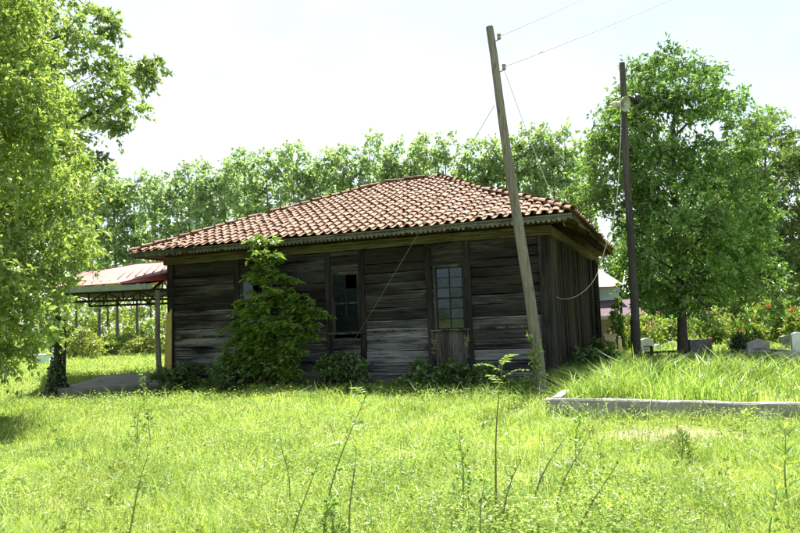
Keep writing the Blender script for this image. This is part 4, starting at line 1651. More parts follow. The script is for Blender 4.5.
# bushes at the foot of the wall
for i, (hx, hy, w, h, lab) in enumerate(((-5.35, -0.6, 0.36, 0.85, 'dark bush under the broken window, right of the feathery young tree'), (-4.9, -0.6, 0.38, 0.75, 'small dark bush at the wall foot beyond the broken window'),
                                         (-2.3, -0.5, 0.38, 0.5, 'low bush under the glazed window'), (-2.95, -0.6, 0.4, 0.5, 'low bush left of the peeling panel'), (-8.0, -0.95, 0.5, 0.9, 'dark bush left of the feathery young tree'),
                                         (-9.9, -0.7, 0.5, 0.55, 'low bush at the left corner of the wooden house'), (-1.4, -0.6, 0.4, 0.45, 'low bush at the wall foot between the glazed window and the leaning pole'),
                                         (0.55, 1.3, 0.5, 0.6, 'bush at the foot of the right end wall near the corner'), (0.7, 3.0, 0.55, 0.75, 'bush halfway along the right end wall'))):
    shrub('wall_bush', lab, hp(hx, hy), w, h, 'nettle', 100 + i, 0.11, 0.07, 26, 63, cls=w * 0.5, group='bushes along the foot of the house')
# ivy on the leaning pole foot
rng = np.random.default_rng(17)
n = 70
u = rng.uniform(0.02, 0.17, n)
an = rng.uniform(2.2, 5.4, n)
Pp = np.array(P1b)[None] + d1_[None] * u[:, None] + np.stack([0.14 * np.cos(an), 0.14 * np.sin(an), 0 * an], 1)
nr = unit(np.stack([np.cos(an), np.sin(an), 0.4 + 0 * an], 1) + rng.normal(size=(n, 3)) * 0.4)
V, T = leaves_np(Pp, unit(rng.normal(size=(n, 3)) + np.array([0, 0, -0.5])), nr, np.full(n, 0.09), np.full(n, 0.075))
o = np_obj('climbing_ivy', V, T, np.full(len(T), 0.6), 'weed')
tag(o, 'sparse green ivy at the foot of the leaning pole', 'ivy')

# shrubs in the graveyard
for i, a in enumerate((
        ((640, 343), 24, 0.9, 1.3, 'scrub', 'pink', 26, 'sunlit bush with pink blossoms between the loudspeaker pole and the shade tree'),
        ((668, 345), 25, 0.8, 0.9, 'scrub', None, 0, 'plain green bush left of the shade tree trunk'),
        ((714, 343), 24, 0.8, 1.1, 'scrub', 'pink', 22, 'bush with pink blossoms right of the shade tree trunk'),
        ((740, 345), 25, 0.7, 1.2, 'yellowbush', None, 0, 'yellow green bush behind the gabled gravestone'),
        ((772, 345), 23, 0.75, 1.5, 'scrub', 'red', 9, 'tall green bush with red roses right of the gabled gravestone'),
        ((752, 345), 22.0, 0.35, 0.75, 'scrub', 'red', 9, 'low rose bush with red blooms just behind the gabled gravestone'),
        ((800, 345), 22, 0.6, 1.15, 'scrub', 'red', 16, 'red flowered bush at the right edge behind the pale tombstone'),
        ((690, 345), 30, 1.0, 1.2, 'walnut', None, 0, 'dark bush in the shade behind the shade tree trunk'),
        ((626, 345), 26, 0.5, 0.8, 'scrub', 'pink', 10, 'small bush with pink blossoms just left of the loudspeaker pole foot'),
        ((728, 345), 28, 0.8, 1.3, 'farleaf', 'pink', 8, 'dull green bush far behind the dark slab gravestone'),)):
    (px, py), Y, w, h, leaf, fl, nf, lab = a
    q = at(px, py, Y)
    shrub('flowering_bush' if fl else 'garden_bush', lab, (q[0], Y, 0.25), w, h, leaf, 130 + i, 0.12, 0.06, 40, 63, fl, nf, 0.15)
q = at(742, 356, 17.6)
shrub('dwarf_conifer', 'dark dwarf conifer left of the gabled gravestone', (q[0], 17.6, 0.25), 0.2, 0.62, 'conifer', 150, 0.07, 0.02, 46, 90, cls=0.13)
q = at(616, 285, 24.2)
shrub('red_leaved_bush', 'dark reddish bush in front of the outbuilding roof beside the loudspeaker pole', (at(619, 340, 23)[0], 23, 0.2), 0.22, 1.8, 'walnut', 151, 0.12, 0.06, 30, 50)

# scrub beyond the shelter, in the meadow
for i, (px, Y, w, h, leaf, lab) in enumerate(((84, 40, 1.1, 1.7, 'yellowbush', 'yellow green shrub in the far meadow, tallest one seen under the shelter roof'), (103, 43, 1.2, 1.2, 'scrub', 'green shrub in the far meadow in the middle of the shelter opening'),
                                              (122, 45, 1.2, 1.3, 'scrub', 'olive shrub in the far meadow towards the right of the shelter opening'), (66, 44, 0.9, 1.0, 'scrub', 'low shrub in the far meadow behind the ivy post'),
                                              (143, 42, 1.0, 1.0, 'yellowbush', 'low yellowish shrub in the far meadow beside the timber post'))):
    q = at(px, 350, Y)
    shrub('meadow_shrub', lab, (q[0], Y, 0), w, h, leaf, 170 + i, 0.17, 0.08, 44, 63, cat='shrub')
# under-storey behind and between the poplars: nobody could count it
rng = np.random.default_rng(7)
C = []
for i in range(1150):
    px = rng.uniform(-260, 1060)
    Y = rng.uniform(58, 74)
    q = at(px, 340, Y)
    C.append((q[0], Y, abs(rng.normal(0, 2.5)) + 0.2))
for i in range(60):  # unseen tree foliage behind the camera, added to green the window reflections
    C.append((rng.uniform(-48, -12), rng.uniform(-27, -20), abs(rng.normal(0, 1.8)) + 0.3))
V, T, tt = clump_leaves(rng, np.array(C), rng.uniform(0.8, 1.7, len(C)), 81, 0.32, 0.2, twigs=9)
V[:, 2] = np.maximum(V[:, 2], 0.02)
o = np_obj('undergrowth', V, T, tt, 'scrub')
tag(o, 'leafy undergrowth massed behind the poplar trunks and, unseen, behind the camera', 'undergrowth', kind='stuff')

# ------------------------------------------------------------------ gravestones and graveyard bits
def stone_outline(w, h, shape):
    if shape == 'gable':
        return [(-w / 2, -0.2), (w / 2, -0.2), (w / 2, h * 0.78), (0.0, h), (-w / 2, h * 0.78)]
    if shape == 'round':
        return [(-w / 2, -0.2), (w / 2, -0.2)] + [(w / 2 * math.cos(a), h - w / 2 * 0.7 + w / 2 * 0.7 * math.sin(a)) for a in [PI * k / 10 for k in range(11)]]
    if shape == 'wave':
        return [(-w / 2, -0.2), (w / 2, -0.2), (w / 2, h * 0.9), (w * 0.3, h * 0.92), (w * 0.15, h), (-w * 0.15, h), (-w * 0.3, h * 0.92), (-w / 2, h * 0.9)]
    return [(-w / 2, -0.2), (w / 2, -0.2), (w / 2, h), (-w / 2, h)]


for (px, py0, py1, pxw, Y, shape, mt, lab) in (
        (759, 338.5, 359, 21, 16.8, 'gable', 'stone', 'grey gravestone with a low gabled top'),
        (799, 332, 361, 12, 17.2, 'round', 'marble', 'pale bluish rounded tombstone cut by the right edge of the view'),
        (787, 335, 353, 12, 20.0, 'wave', 'darkstone', 'dark gravestone between the gabled one and the pale rounded one'),
        (701, 339.5, 357, 23, 18.6, 'slab', 'darkstone', 'wide dark slab gravestone in the shade just right of the shade tree trunk'),
        (735, 341, 358, 7, 19.3, 'round', 'stone', 'narrow grey gravestone left of the dwarf conifer'),
        (647, 338, 356, 14, 20.0, 'wave', 'marble', 'pale blue gravestone between the loudspeaker pole and the shade tree'),
        (658, 344, 357, 6, 20.6, 'round', 'whitepaint', 'small white gravestone beside the pale blue one'),
        (661.5, 364, 378, 9, 14.2, 'round', 'stone', 'small grey rounded stone deep in the tall grass, nearest to the kerb'),
        (673, 342, 354, 8, 24.0, 'slab', 'marble', 'small pale slab gravestone far behind the wooden rail')):
    t0, b0 = at(px, py0, Y), at(px, py1, Y)
    zb = float(yh(b0[0], Y))
    w = pxw / FPX * Y
    h = t0[2] - zb
    t = thing('gravestone', lab, 'gravestone', (b0[0], Y, zb), RNG.uniform(-0.15, 0.15))
    m1 = MB()
    m1.prism(stone_outline(w, h, shape), -0.06, 0.06)
    m1.build('headstone', mt, t, bevel=0.012)
    m1 = MB()
    m1.box((-w / 2 - 0.06, -0.13, -0.2), (w / 2 + 0.06, 0.13, 0.05))
    m1.build('plinth', 'stone', t, bevel=0.012)
    if 'pale blue gravestone' in lab or 'gabled top' in lab:
        m1 = MB()
        m1.box((-w * 0.3, -0.066, h * 0.42), (w * 0.3, -0.061, h * 0.50))
        m1.box((-w * 0.22, -0.066, h * 0.28), (w * 0.22, -0.061, h * 0.33))
        m1.build('carved_lines', 'darkstone', t)
# grave kerb frames
for (px0, px1, py, Y, dep, lab) in ((733, 772, 361, 15.6, 1.4, 'low pale grave surround in front of the gabled gravestone'), (774, 806, 358, 16.0, 1.5, 'raised pale grave surround in front of the rounded tombstone')):
    a, b = at(px0, py, Y), at(px1, py, Y)
    zb = float(yh(a[0], Y))
    w = b[0] - a[0]
    t = thing('grave_surround', lab, 'grave', (a[0], Y, zb), 0.05)
    hh = 0.15 if px0 > 770 else 0.08
    for nm, lo, hi in (('front_edge', (0, 0, -0.15), (w, 0.1, hh)), ('side_edge', (0, 0.101, -0.15), (0.1, dep, hh - 0.003)), ('side_edge', (w - 0.1, 0.101, -0.15), (w, dep, hh - 0.003)), ('back_edge', (0.101, dep - 0.1, -0.15), (w - 0.101, dep, hh))):
        m1 = MB()
        m1.box(lo, hi)
        m1.build(nm, 'concrete', t, bevel=0.012)
# rustic rail
q = at(653, 362, 17.2)
t = thing('wooden_rail', 'rough low wooden rail with one leaning post left of the shade tree trunk', 'fence', (q[0], 17.2, 0.25))
m1 = MB()
m1.tube([(0, 0, -0.2), (-0.02, 0, 0.42)], 0.04, 7)
m1.build('post', 'rafter', t)
m1 = MB()
m1.tube([(-0.22, -0.05, 0.26), (0.4, -0.05, 0.27), (0.85, -0.02, 0.25)], 0.03, 7)
m1.build('rail', 'rafter', t)
m1 = MB()
m1.tube([(0.8, 0, -0.2), (0.82, 0, 0.3)], 0.035, 7)
m1.build('post', 'rafter', t)
# cream pillar with knobs
q0, q1 = at(611, 334, 20.6), at(611, 360, 20.6)
t = thing('gate_pillar', 'cream rendered pillar with small knobs on top beside the far corner of the house', 'pillar', (q1[0], 20.6, 0.1), -0.2)
h = q0[2] - 0.1
m1 = MB()
m1.box((-0.17, -0.15, -0.2), (0.17, 0.15, h - 0.05))
m1.build('shaft', 'cream', t, bevel=0.012)
m1 = MB()
m1.box((-0.2, -0.18, h - 0.049), (0.2, 0.18, h))
m1.build('cap', 'cream', t, bevel=0.01)
for k, dx in enumerate((-0.02, 0.12)):
    m1 = MB()
    m1.lathe([(0, 0.03), (0.04, 0.03), (0.07, 0.05), (0.1, 0.05), (0.13, 0.03), (0.14, 0.0)], (dx, 0, h), (0, 0, 1), 12)
    m1.build('knob', 'pinksheet', t)
q = at(619.5, 345, 21.3)
t = thing('stone_post', 'thin pale post right of the cream pillar', 'post', (q[0], 21.3, 0.1))
m1 = MB()
m1.box((-0.06, -0.06, -0.2), (0.06, 0.06, at(619, 339, 21.3)[2] - 0.1))
m1.build('shaft', 'cream', t, bevel=0.01)
m1 = MB()
m1.lathe([(0, 0.03), (0.03, 0.055), (0.08, 0.05), (0.1, 0.0)], (0, 0, at(619, 339, 21.3)[2] - 0.1), (0, 0, 1), 12)
m1.build('cap', 'cream', t)

# outbuilding seen between the house and the shade tree
YO = 28.0
zf = lambda py: float(at(610, py, YO)[2])
xo = lambda px: float(at(px, 300, YO)[0])
t = thing('outbuilding', 'small beige outbuilding with purple and pink metal roofs beyond the house corner', 'building', (xo(612), YO, 0))
xa, xb = xo(585) - xo(612), xo(637) - xo(612)
m1 = MB()
m1.box((xa, 0, -0.1), (xb, 4.0, zf(316)))
m1.build('wall', 'beige', t)
m1 = MB()
m1.box((xo(624) - xo(612), -0.9, -0.1), (xo(627) - xo(612), -0.78, zf(315)))
m1.build('post', 'cream', t)
m1 = MB()
m1.slab([(xa - 0.1, -1.0, zf(316)), (xb + 0.05, -1.0, zf(316)), (xb + 0.05, 0.9, zf(301) + 0.05), (xa - 0.1, 0.9, zf(301) + 0.05)], 0.04)
m1.build('roof', 'purplesheet', t)
m1 = MB()
m1.box((xa, -1.02, zf(319)), (xb + 0.05, -0.98, zf(315.5)))
m1.build('fascia', 'cream', t)
m1 = MB()
m1.box((xa, 0.95, zf(302)), (xo(629) - xo(612), 4.0, zf(287)))
w_ = m1.build('wall', 'bluepaint', t)
w_['label'] = 'pale blue upper wall'
m1 = MB()
m1.slab([(xa - 0.2, 0.4, zf(286)), (xo(630) - xo(612), 0.4, zf(286)), (xo(628) - xo(612), 4.4, zf(259)), (xa - 0.2, 4.4, zf(259))], 0.05)
m1.build('roof', 'pinksheet', t)
t = thing('tin_canopy', 'sloping grey corrugated tin canopy on thin posts beside the outbuilding', 'canopy', (xo(631), YO - 2.6, 0))
Yc = YO - 2.6
a0 = [at(621.5, 290, Yc), at(624.5, 270, Yc + 1.2), at(634, 277, Yc + 1.2), at(641, 301, Yc)]
m1 = MB()
org = np.array([xo(631), Yc, 0])
nn = 14
for k in range(nn):
    u0, u1 = k / nn, (k + 1) / nn
    off = 0.02 if k % 2 else -0.02
    f0 = a0[0] * (1 - u0) + a0[3] * u0 - org
    f1 = a0[0] * (1 - u1) + a0[3] * u1 - org
    g0 = a0[1] * (1 - u0) + a0[2] * u0 - org
    g1 = a0[1] * (1 - u1) + a0[2] * u1 - org
    o0, o1 = np.array([0, 0, off]), np.array([0, 0, -off])
    m1.add([f0 + o0, f1 + o1, g1 + o1, g0 + o0], [(0, 1, 2, 3)])
m1.build('roof', 'greytin', t)
for px in (623.5, 640):
    b = at(px, 340, Yc) - org
    m1 = MB()
    m1.tube([(b[0], 0.05, -0.1), (b[0], 0.05, at(px, 292 if px < 630 else 300, Yc)[2])], 0.045, 7)
    m1.build('post', 'rafter', t)


# ------------------------------------------------------------------ grass and weeds
def blades(P, h, w, lean, rng, bend=0.5):
    """three-triangle bent blades"""
    n = len(P)
    an = rng.uniform(0, 2 * PI, n)
    fac = rng.uniform(0, 2 * PI, n)
    d = np.stack([np.cos(an), np.sin(an), np.zeros(n)], 1)
    s = np.stack([np.cos(fac), np.sin(fac), np.zeros(n)], 1) * (w * 0.5)[:, None]
    up = np.array([0, 0, 1.0])
    mid = P + up * (h * 0.55)[:, None] + d * (h * lean * 0.35)[:, None]
    tip = P + up * (h * (1 - 0.18 * lean))[:, None] + d * (h * lean * (0.7 + bend))[:, None]
    V = np.stack([P - s, P + s, mid + s * 0.8, mid - s * 0.8, tip], 1).reshape(-1, 3)
    i = np.arange(n)[:, None] * 5
    T = np.concatenate([i + np.array([[0, 1, 2]]), i + np.array([[0, 2, 3]]), i + np.array([[3, 2, 4]])], 1).reshape(-1, 3)
    return V, T


def view_points(rng, n, y0, y1, margin=1.25):
    y = y0 * (y1 / y0) ** rng.uniform(0, 1, n)
    x = rng.uniform(-1, 1, n) * (y * 0.60 * margin + 0.8)
    return x, y


def keep_meadow(x, y):
    hx, hy = to_house(x, y)
    k = ~((hx > -HW - 0.02) & (hx < 0.03) & (hy > -0.03) & (hy < HD))
    d1, d2 = in_yard(x, y)
    k &= ~((d1 > -0.02) & (d2 > 0.0))
    v = np.stack([x - S0[0], y - S0[1]], 1)
    u_, w_ = v @ Ew[:2], v @ Dw[:2]
    k &= ~((u_ > -0.9) & (u_ < LW + 0.1) & (w_ > -0.3) & (w_ < 4.4))
    return k


def fbm(x, y, s, seed=0):
    r = 0
    for i, (a, b, c) in enumerate(((1.0, 0.7, 0.3), (1.9, -1.3, 1.7), (-0.6, 2.3, 0.9), (3.1, 2.2, 2.9), (-2.7, 3.6, 0.2), (4.9, -0.8, 4.4))):
        r = r + np.sin((a * x + b * y) * s + c + seed * (i + 1.3)) / (1 + i * 0.5)
    return r / 3.0


rng = np.random.default_rng(2024)
dry = gnd(672, 436)[:2]
parts = []
# blades
x, y = view_points(rng, 330000, 4.2, 70)
k = keep_meadow(x, y)
x, y = x[k], y[k]
dd = np.hypot((x - dry[0]) * 0.8, (y - dry[1]) * 1.3)
k = rng.uniform(size=len(x)) < np.clip((dd + 0.25 * fbm(x, y, 3) - 0.42) / 0.6, 0.12, 1)
k &= rng.uniform(size=len(x)) < 0.72 + 0.5 * fbm(x, y, 2.1, 3)
x, y = x[k], y[k]
f = fbm(x, y, 0.8, 1)
h = (0.13 + 0.07 * f + rng.gamma(2.0, 0.035, len(x))) * np.clip(1.0 + (y - 20) * 0.012, 1, 1.5)
hx, hy = to_house(x, y)
h *= np.clip(0.75 + 0.5 * fbm(x, y, 3.1, 5), 0.35, 1.5)
w = np.maximum(0.0045, y * 0.00075) * rng.uniform(0.7, 1.4, len(x))
P = np.stack([x, y, gh(x, y) - 0.01], 1)
V, T = blades(P, h, w, rng.uniform(0.2, 1.1, len(x)), rng)
parts.append((V, T, np.repeat(np.clip(0.5 + 0.35 * f + rng.uniform(-0.15, 0.15, len(x)), 0, 1), 3)))
# broad little leaves of clover and creeping weeds
x, y = view_points(rng, 230000, 4.2, 32)
k = keep_meadow(x, y)
x, y = x[k], y[k]
f = fbm(x, y, 1.1, 2)
k = rng.uniform(size=len(x)) < np.clip(0.42 + 0.75 * f - 0.035 * x, 0.04, 1)
x, y, f = x[k], y[k], f[k]
dd = np.hypot((x - dry[0]) * 0.8, (y - dry[1]) * 1.3)
k = dd > 0.75
x, y, f = x[k], y[k], f[k]
n = len(x)
zz = gh(x, y) + rng.uniform(0.02, 0.17, n) * np.clip(1 + f, 0.4, 1.6)
P = np.stack([x, y, zz], 1)
ax = unit(rng.normal(size=(n, 3)) * np.array([1, 1, 0.35]))
nr = unit(rng.normal(size=(n, 3)) * 0.45 + np.array([0, 0, 1]))
s = np.maximum(0.03, y * 0.0026) * rng.uniform(0.6, 1.4, n)
V, T = leaves_np(P, ax, nr, s, s * 0.6, 0.12)
parts.append((V, T, np.repeat(np.clip(0.4 + 0.3 * f + rng.uniform(-0.2, 0.2, n), 0, 1), 2)))
n = 900
x, y = view_points(rng, n, 4.8, 30)
k = keep_meadow(x, y) & (rng.uniform(size=n) < np.clip(0.5 + 0.8 * fbm(x, y, 0.6, 15), 0.05, 1)) & (np.hypot(x - dry[0], y - dry[1]) > 0.7)
x, y = x[k], y[k]
n = len(x)
V, T, tt = clump_leaves(rng, np.stack([x, y, gh(x, y) + rng.uniform(0.02, 0.12, n)], 1), rng.uniform(0.06, 0.2, n), 36, 0.05, 0.024, twigs=6, up=0.9, droop=0.1)
V[:, 2] = np.maximum(V[:, 2], -0.1)
parts.append((V, T, tt * 0.8))
V, T, tt = merge(parts)
o = np_obj('meadow_grass', V, T, tt, 'meadow')
tag(o, 'sunlit yellow green meadow grass and clover in front of the house', 'grass', kind='stuff')

# tall thin seed stalks and long tufts scattered in the meadow
n = 15000
x, y = view_points(rng, n, 4.6, 45)
k = keep_meadow(x, y) & (rng.uniform(size=n) < np.clip(0.35 + 0.9 * fbm(x, y, 0.9, 8) + 0.03 * x, 0.02, 1))
k &= np.hypot(x - dry[0], y - dry[1]) > 0.8
x, y = x[k], y[k]
n = len(x)
P = np.stack([x, y, gh(x, y)], 1)
V, T = blades(P, rng.uniform(0.25, 0.5, n), np.maximum(0.005, y * 0.0007) * rng.uniform(0.7, 1.3, n), rng.uniform(0.2, 1.2, n), rng)
o = np_obj('seeding_grass', V, T, np.repeat(rng.uniform(0.3, 0.9, n), 3), 'tall')
tag(o, 'longer grass stalks standing above the meadow', 'grass', kind='stuff')

# the rank grass behind the kerb
n = 74000
u = rng.uniform(0, 1, n) ** 1.25 * 30 - 0.1
v = 0.1 + rng.uniform(0, 1, n) ** 1.6 * 20
x = K0[0] + kd[0] * u + B_[0] * v
y = K0[1] + kd[1] * u + B_[1] * v
d1, d2 = in_yard(x, y)
hx, hy = to_house(x, y)
k = (d1 > 0.17) & (d2 > 0.12) & ~((hx < 0.15) & (hy > -0.1) & (hy < HD)) & (rng.uniform(size=n) < 0.62 + 0.6 * fbm(x, y, 1.7, 6))
k &= np.abs(x) < y * 0.8 + 1
x, y, d1, d2 = x[k], y[k], d1[k], d2[k]
n = len(x)
h = (0.28 + 0.16 * fbm(x, y, 1.9, 4) + rng.gamma(2, 0.06, n)) * np.clip(0.55 + d1 * 0.5, 0.55, 1.0) * np.clip(1.15 - (d1 - 2.2) * 0.16, 0.38, 1.15)
h = np.minimum(h * 1.15, 0.75)
w = np.maximum(0.012, y * 0.0013) * rng.uniform(0.6, 1.4, n)
V, T = blades(np.stack([x, y, yh(x, y) - 0.02], 1), h, w, rng.uniform(0.15, 1.0, n), rng)
parts = [(V, T, np.repeat(np.clip(0.5 + 0.3 * fbm(x, y, 1.3, 9) + rng.uniform(-0.2, 0.2, n), 0, 1), 3))]
# spill along the left side by the end wall
n = 9000
hx = rng.uniform(0.1, 1.0, n)
hy = rng.uniform(-1.2, 10, n) 
q = hp(0, 0)
x = HX + A_[0] * hx + B_[0] * hy
y = HY + A_[1] * hx + B_[1] * hy
V, T = blades(np.stack([x, y, np.maximum(yh(x, y), gh(x, y)) - 0.02], 1), rng.uniform(0.18, 0.48, n), np.full(n, 0.016), rng.uniform(0.15, 0.7, n), rng)
parts.append((V, T, np.full(len(T), 0.45)))
V, T, tt = merge(parts)
o = np_obj('rank_grass', V, T, tt, 'tall')
tag(o, 'long bright grass growing over the graveyard behind the kerb', 'grass', kind='stuff')

# leafy weeds along the foot of the house front, with little yellow flowers
n = 620
hx = rng.uniform(-HW - 2.4, -0.3, n)
hy = -rng.gamma(2.2, 0.42, n) - 0.1
k = (hy > -2.6) & ((hx > -HW - 0.4) | (rng.uniform(size=n) < 0.22))
hx, hy = hx[k], hy[k]
n = len(hx)
x = HX + A_[0] * hx + B_[0] * hy
y = HY + A_[1] * hx + B_[1] * hy
C = np.stack([x, y, gh(x, y) + rng.uniform(0.02, 0.16, n)], 1)
V, T, tt = clump_leaves(rng, C, rng.uniform(0.10, 0.22, n), 45, 0.075, 0.042, twigs=7, up=0.8)
V[:, 2] = np.maximum(V[:, 2], 0.0)
o = np_obj('wall_foot_weeds', V, T, tt, 'weed')
tag(o, 'leafy weeds massed along the foot of the plank wall', 'weeds', kind='stuff')
fl = []
for (cx, cy, sx, sy, m) in ((*gnd(235, 398)[:2], 0.8, 0.35, 40), (*gnd(190, 400)[:2], 0.5, 0.3, 10), (*gnd(285, 397)[:2], 0.8, 0.3, 16), (*gnd(60, 405)[:2], 1.2, 0.5, 12), (*gnd(420, 400)[:2], 0.8, 0.3, 8), (*gnd(150, 400)[:2], 1.5, 0.6, 8)):
    fl.append(np.stack([rng.normal(cx, sx, m), rng.normal(cy, sy, m), rng.uniform(0.02, 0.26, m)], 1))
F = np.concatenate(fl)


def petals(F, s, mat, name, lab):
    P = np.repeat(F, 5, 0)
    an = np.tile(np.arange(5) * 2 * PI / 5, len(F)) + np.repeat(rng.uniform(0, 6, len(F)), 5)
    axx = unit(np.stack([np.cos(an), np.sin(an), 0.25 + 0 * an], 1))
    nr = unit(np.array([0, -0.5, 0.9]) + rng.normal(size=P.shape) * 0.2)
    V, T = leaves_np(P, axx, nr, np.full(len(P), s), np.full(len(P), s * 0.7), 0.05)
    o = np_obj(name, V, T, np.full(len(T), 0.6), mat)
    tag(o, lab, 'flowers', kind='stuff')


petals(F, 0.022, 'yellow', 'yellow_flowers', 'small yellow flowers among the weeds at the wall foot')
x, y = view_points(rng, 260, 4.8, 16)
k = keep_meadow(x, y) & (fbm(x, y, 0.7, 12) > -0.15) & (x < 1.8)
x, y = x[k], y[k]
petals(np.stack([x, y, gh(x, y) + rng.uniform(0.08, 0.2, len(x))], 1), 0.012, 'white', 'white_flowers', 'tiny white flowers scattered through the meadow')


# rough herbage: stalks with little leaves, thick in the middle foreground
rng = np.random.default_rng(77)
n = 1500
x, y = view_points(rng, n, 4.6, 13)
k = keep_meadow(x, y) & (rng.uniform(size=n) < np.clip(0.35 + 0.7 * fbm(x, y, 0.8, 21) + 0.12 * np.minimum(x, 2), 0.03, 1)) & (np.hypot(x - dry[0], y - dry[1]) > 1.0)
x, y = x[k], y[k]
n = len(x)
h = rng.uniform(0.18, 0.46, n)
B0 = np.stack([x, y, gh(x, y)], 1)
lean = rng.normal(size=(n, 3)) * 0.28
lean[:, 2] = 1
V1, T1 = blades(B0, h * 1.05, np.full(n, 0.006), np.full(n, 0.15), rng)
m = 11
u = rng.uniform(0.15, 1.0, (n, m))
P = (B0[:, None, :] + np.stack([0 * u, 0 * u, u * h[:, None]], -1) + rng.normal(size=(n, m, 3)) * np.array([0.03, 0.03, 0.01])).reshape(-1, 3)
ax = unit(rng.normal(size=P.shape) * np.array([1, 1, 0.5]) + np.array([0, 0, 0.35]))
nr = unit(np.array([0, 0, 1.0]) + rng.normal(size=P.shape) * 0.4)
ln = rng.uniform(0.022, 0.055, len(P))
V2, T2 = leaves_np(P, ax, nr, ln, ln * rng.uniform(0.3, 0.55, len(P)), 0.15)
tn = rng.uniform(0.2, 0.9, n)
V, T, tt = merge([(V1, T1, np.repeat(tn, 3)), (V2, T2, np.repeat(np.repeat(tn, m), 2))])
o = np_obj('rough_herbage', V, T, tt, 'weed')
tag(o, 'rough leafy herbage standing above the foreground grass', 'weeds', kind='stuff')


# single tall weeds in the foreground ------------------------------------
def weed_plant(name, label, px0, py0, px1, py1, kind, seed, Yoff=0.0, stem='stem', lean=0.0):
    """a stem from the ground at one point to a tip; kind sets its leaves"""
    rng = np.random.default_rng(seed)
    random.seed(seed)
    b = gnd(px0, py0)
    tip = at(px1, py1, b[1] + Yoff)
    b[2] = float(gh(b[0], b[1]))
    t = thing(name, label, 'weed', b)
    d = tip - b
    H = np.linalg.norm(d)
    pts = []
    for i in range(9):
        u = i / 8
        sdv = np.array([d[0] * (u ** 1.5), d[1] * u, d[2] * u]) if lean == 0 else np.array([d[0] * (u ** (1 + lean)), d[1] * u, d[2] * (u ** (1 / (1 + lean * 0.3)))])
        pts.append(sdv + np.array([math.sin(u * 6 + seed), 0, 0]) * 0.008)
    pts[0] = pts[0] - np.array([0, 0, 0.05])
    PP = np.array(pts)
    m1 = MB()
    r0 = 0.006 + 0.0035 * H
    m1.tube(pts, [r0 * (1 - 0.72 * i / 8) for i in range(9)], 6)
    leafs = []

    def pt(u):
        return np.array([np.interp(u * 8, range(9), PP[:, k]) for k in range(3)])

    def pinnate(b0, dr, ln, npair, lsz, drop=0.5):
        dr = np.array(dr, float)
        mids = [b0, b0 + dr * ln * 0.5 - np.array([0, 0, drop * ln * 0.25]), b0 + dr * ln - np.array([0, 0, drop * ln])]
        m1.tube(mids, [0.003, 0.0022, 0.001], 4, cap=False)
        for j in range(npair):
            w_ = (j + 0.8) / npair
            c = b0 + dr * ln * w_ - np.array([0, 0, drop * ln * w_ * w_])
            sd_ = np.cross(dr, (0, 0, 1))
            sd_ = sd_ / max(1e-6, np.linalg.norm(sd_))
            for sg in (-1, 1):
                leafs.append((c, sd_ * sg + dr * 0.45 - np.array([0, 0, 0.25]) + rng.normal(size=3) * 0.12, lsz * rng.uniform(0.8, 1.15) * (1.1 - 0.4 * w_), 0.36))

    if kind == 'pinnate':
        for k in range(9):
            u = 1 - k * 0.045 if k < 6 else rng.uniform(0.4, 0.75)
            an = k * 2.4 + seed
            pinnate(pt(u), (math.cos(an), math.sin(an) * 0.8, 0.75 if k < 4 else 0.4), 0.23 if k < 6 else 0.14, 7, 0.062)
        for k in range(5):
            leafs.append((pt(0.99), rng.normal(size=3) * 0.4 + np.array([0, 0, 1]), 0.06, 0.35))
    elif kind == 'bud':
        for k in range(5):
            leafs.append((pt(0.97), rng.normal(size=3) * 0.35 + np.array([0, 0, 1]), 0.045, 0.4))
        for k in range(14):
            b0 = pt(rng.uniform(0.05, 0.9))
            an = rng.uniform(0, 6.28)
            if k % 2:
                pinnate(b0, (math.cos(an), math.sin(an), 0.7), rng.uniform(0.05, 0.11), 4, 0.026)
            for q_ in range(2):
                leafs.append((b0, rng.normal(size=3) * np.array([1, 1, 0.5]) + np.array([0, 0, 0.5]), rng.uniform(0.03, 0.055), 0.4))
    elif kind == 'leafy':
        for k in range(46):
            u = rng.uniform(0.05, 1.0)
            an = rng.uniform(0, 6.28)
            b0 = pt(u)
            dr = np.array([math.cos(an), math.sin(an), 0.6])
            e0 = b0 + dr * rng.uniform(0.03, 0.1) * (1.25 - u)
            m1.tube([b0, e0], [0.002, 0.001], 4, cap=False)
            for q_ in range(3):
                leafs.append((e0, dr + rng.normal(size=3) * 0.5, rng.uniform(0.035, 0.06), 0.5))
    elif kind == 'lance':
        for k in range(16):
            u = 0.25 + 0.75 * k / 15
            an = k * 2.4
            leafs.append((pt(u), np.array([math.cos(an), math.sin(an), 0.55 + 0.5 * u]), 0.16 * (1.1 - 0.45 * u), 0.27))
    elif kind == 'feather':
        for k in range(520):
            u = rng.uniform(0.05, 1.0)
            an = rng.uniform(0, 6.28)
            rr = 0.16 * (1 - 0.75 * u) * rng.uniform(0.2, 1)
            leafs.append((pt(u) + np.array([math.cos(an), math.sin(an), 0]) * rr, np.array([math.cos(an), math.sin(an), 1.3]), 0.05, 0.12))
    P = np.array([l_[0] for l_ in leafs])
    ax = unit(np.array([l_[1] for l_ in leafs]))
    nr = unit(np.array([0, 0, 1.0]) + rng.normal(size=P.shape) * 0.3)
    ln = np.array([l_[2] for l_ in leafs])
    V, T = leaves_np(P, ax, nr, ln, ln * np.array([l_[3] for l_ in leafs]), 0.18)
    np_obj('leaves', V, T, np.repeat(rng.uniform(0.4, 1, len(P)), 2), 'weed' if kind != 'feather' else 'nettle', t)
    m1.build('stalk', stem, t)
    return t


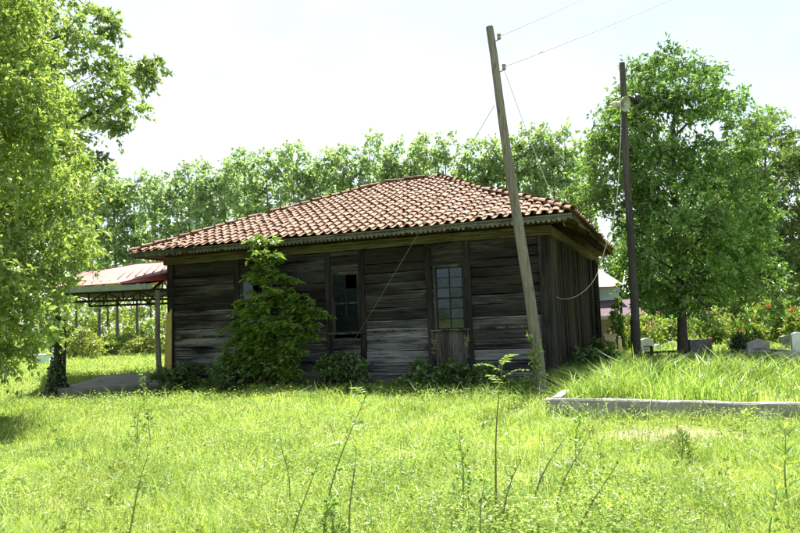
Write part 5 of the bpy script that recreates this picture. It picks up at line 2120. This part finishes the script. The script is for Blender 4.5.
weed_plant('tall_weed', 'tall weed with a feathery leafy top, standing up in front of the leaning pole', 495, 512, 502, 364, 'pinnate', 1, 0, 'stem_red')
weed_plant('tall_weed', 'tall curved weed with a leaf cluster at its tip, below the broken window', 322, 545, 364, 398, 'pinnate', 2, 0.1, 'stem')
weed_plant('tall_weed', 'straight reddish stalk beside the tall curved weed', 350, 540, 356, 446, 'bud', 3, 0, 'stem_red')
weed_plant('tall_weed', 'thin green stalk leaning right, left of the tall curved weed', 293, 545, 319, 462, 'bud', 4, 0, 'stem')
weed_plant('tall_weed', 'thin upright stalk leaning left, the shortest of the group in the middle foreground', 291, 505, 281, 442, 'bud', 5, 0, 'stem')
weed_plant('tall_weed', 'lone green stalk leaning right in the left foreground', 128, 545, 149, 455, 'bud', 6, 0, 'stem')
weed_plant('tall_weed', 'dark leaning stalk just right of the feathery topped weed', 500, 528, 521, 459, 'bud', 7, 0, 'stem_red')
weed_plant('tall_weed', 'dark leaning stalk, middle of the three parallel ones right of the feathery topped weed', 531, 510, 568, 432, 'bud', 8, 0, 'stem_red')
weed_plant('tall_weed', 'dark leaning stalk, tallest of the three parallel ones right of the feathery topped weed', 556, 511, 590, 434, 'bud', 9, 0, 'stem_red')
weed_plant('tall_weed', 'dark leaning stalk nearest the bottom edge, right of the three parallel ones', 580, 534, 619, 462, 'bud', 10, 0, 'stem_red')
weed_plant('tall_weed', 'slender leafy weed left of the feathery topped weed', 464, 508, 460, 430, 'leafy', 11, 0, 'stem')
weed_plant('tall_weed', 'pale leafy weed in front of the shelter floor', 144, 410, 142, 372, 'leafy', 12, 0, 'stem')
weed_plant('tall_weed', 'loose leafy weed in the meadow before the left corner of the house', 136, 452, 141, 402, 'leafy', 13, 0, 'stem')
weed_plant('tall_weed', 'second leafy weed beside the one before the left corner of the house', 150, 446, 148, 408, 'leafy', 14, 0, 'stem')
weed_plant('broad_weed', 'broad leaved weed at the right edge of the foreground', 788, 510, 784, 428, 'lance', 15, 0, 'stem')
weed_plant('broad_weed', 'broad leaved weed growing up against the kerb', 744, 432, 745, 412, 'lance', 16, 0, 'stem')
weed_plant('feathery_weed', 'dark green feathery tuft beside the dry patch', 682, 466, 683, 432, 'feather', 17, 0, 'stem')
weed_plant('tall_weed', 'bushy leafy weed at the bottom edge below the tall curved weed', 335, 560, 330, 500, 'leafy', 18, 0, 'stem')
weed_plant('tall_weed', 'leafy weed at the bottom edge left of the parallel stalks', 478, 556, 486, 478, 'leafy', 19, 0, 'stem')
weed_plant('tall_weed', 'leafy weed with a pale crown just left of the dry patch', 575, 462, 580, 415, 'leafy', 20, 0, 'stem')
weed_plant('broad_weed', 'small broad leaved weed in the right bottom corner', 770, 560, 776, 490, 'lance', 21, 0, 'stem')

if HAZE:
    m1 = MB()
    m1.box((-250, -130, -1.6), (250, 270, 17.5))
    tag(m1.build('haze', 'haze'), 'thin pale summer haze', kind='stuff')
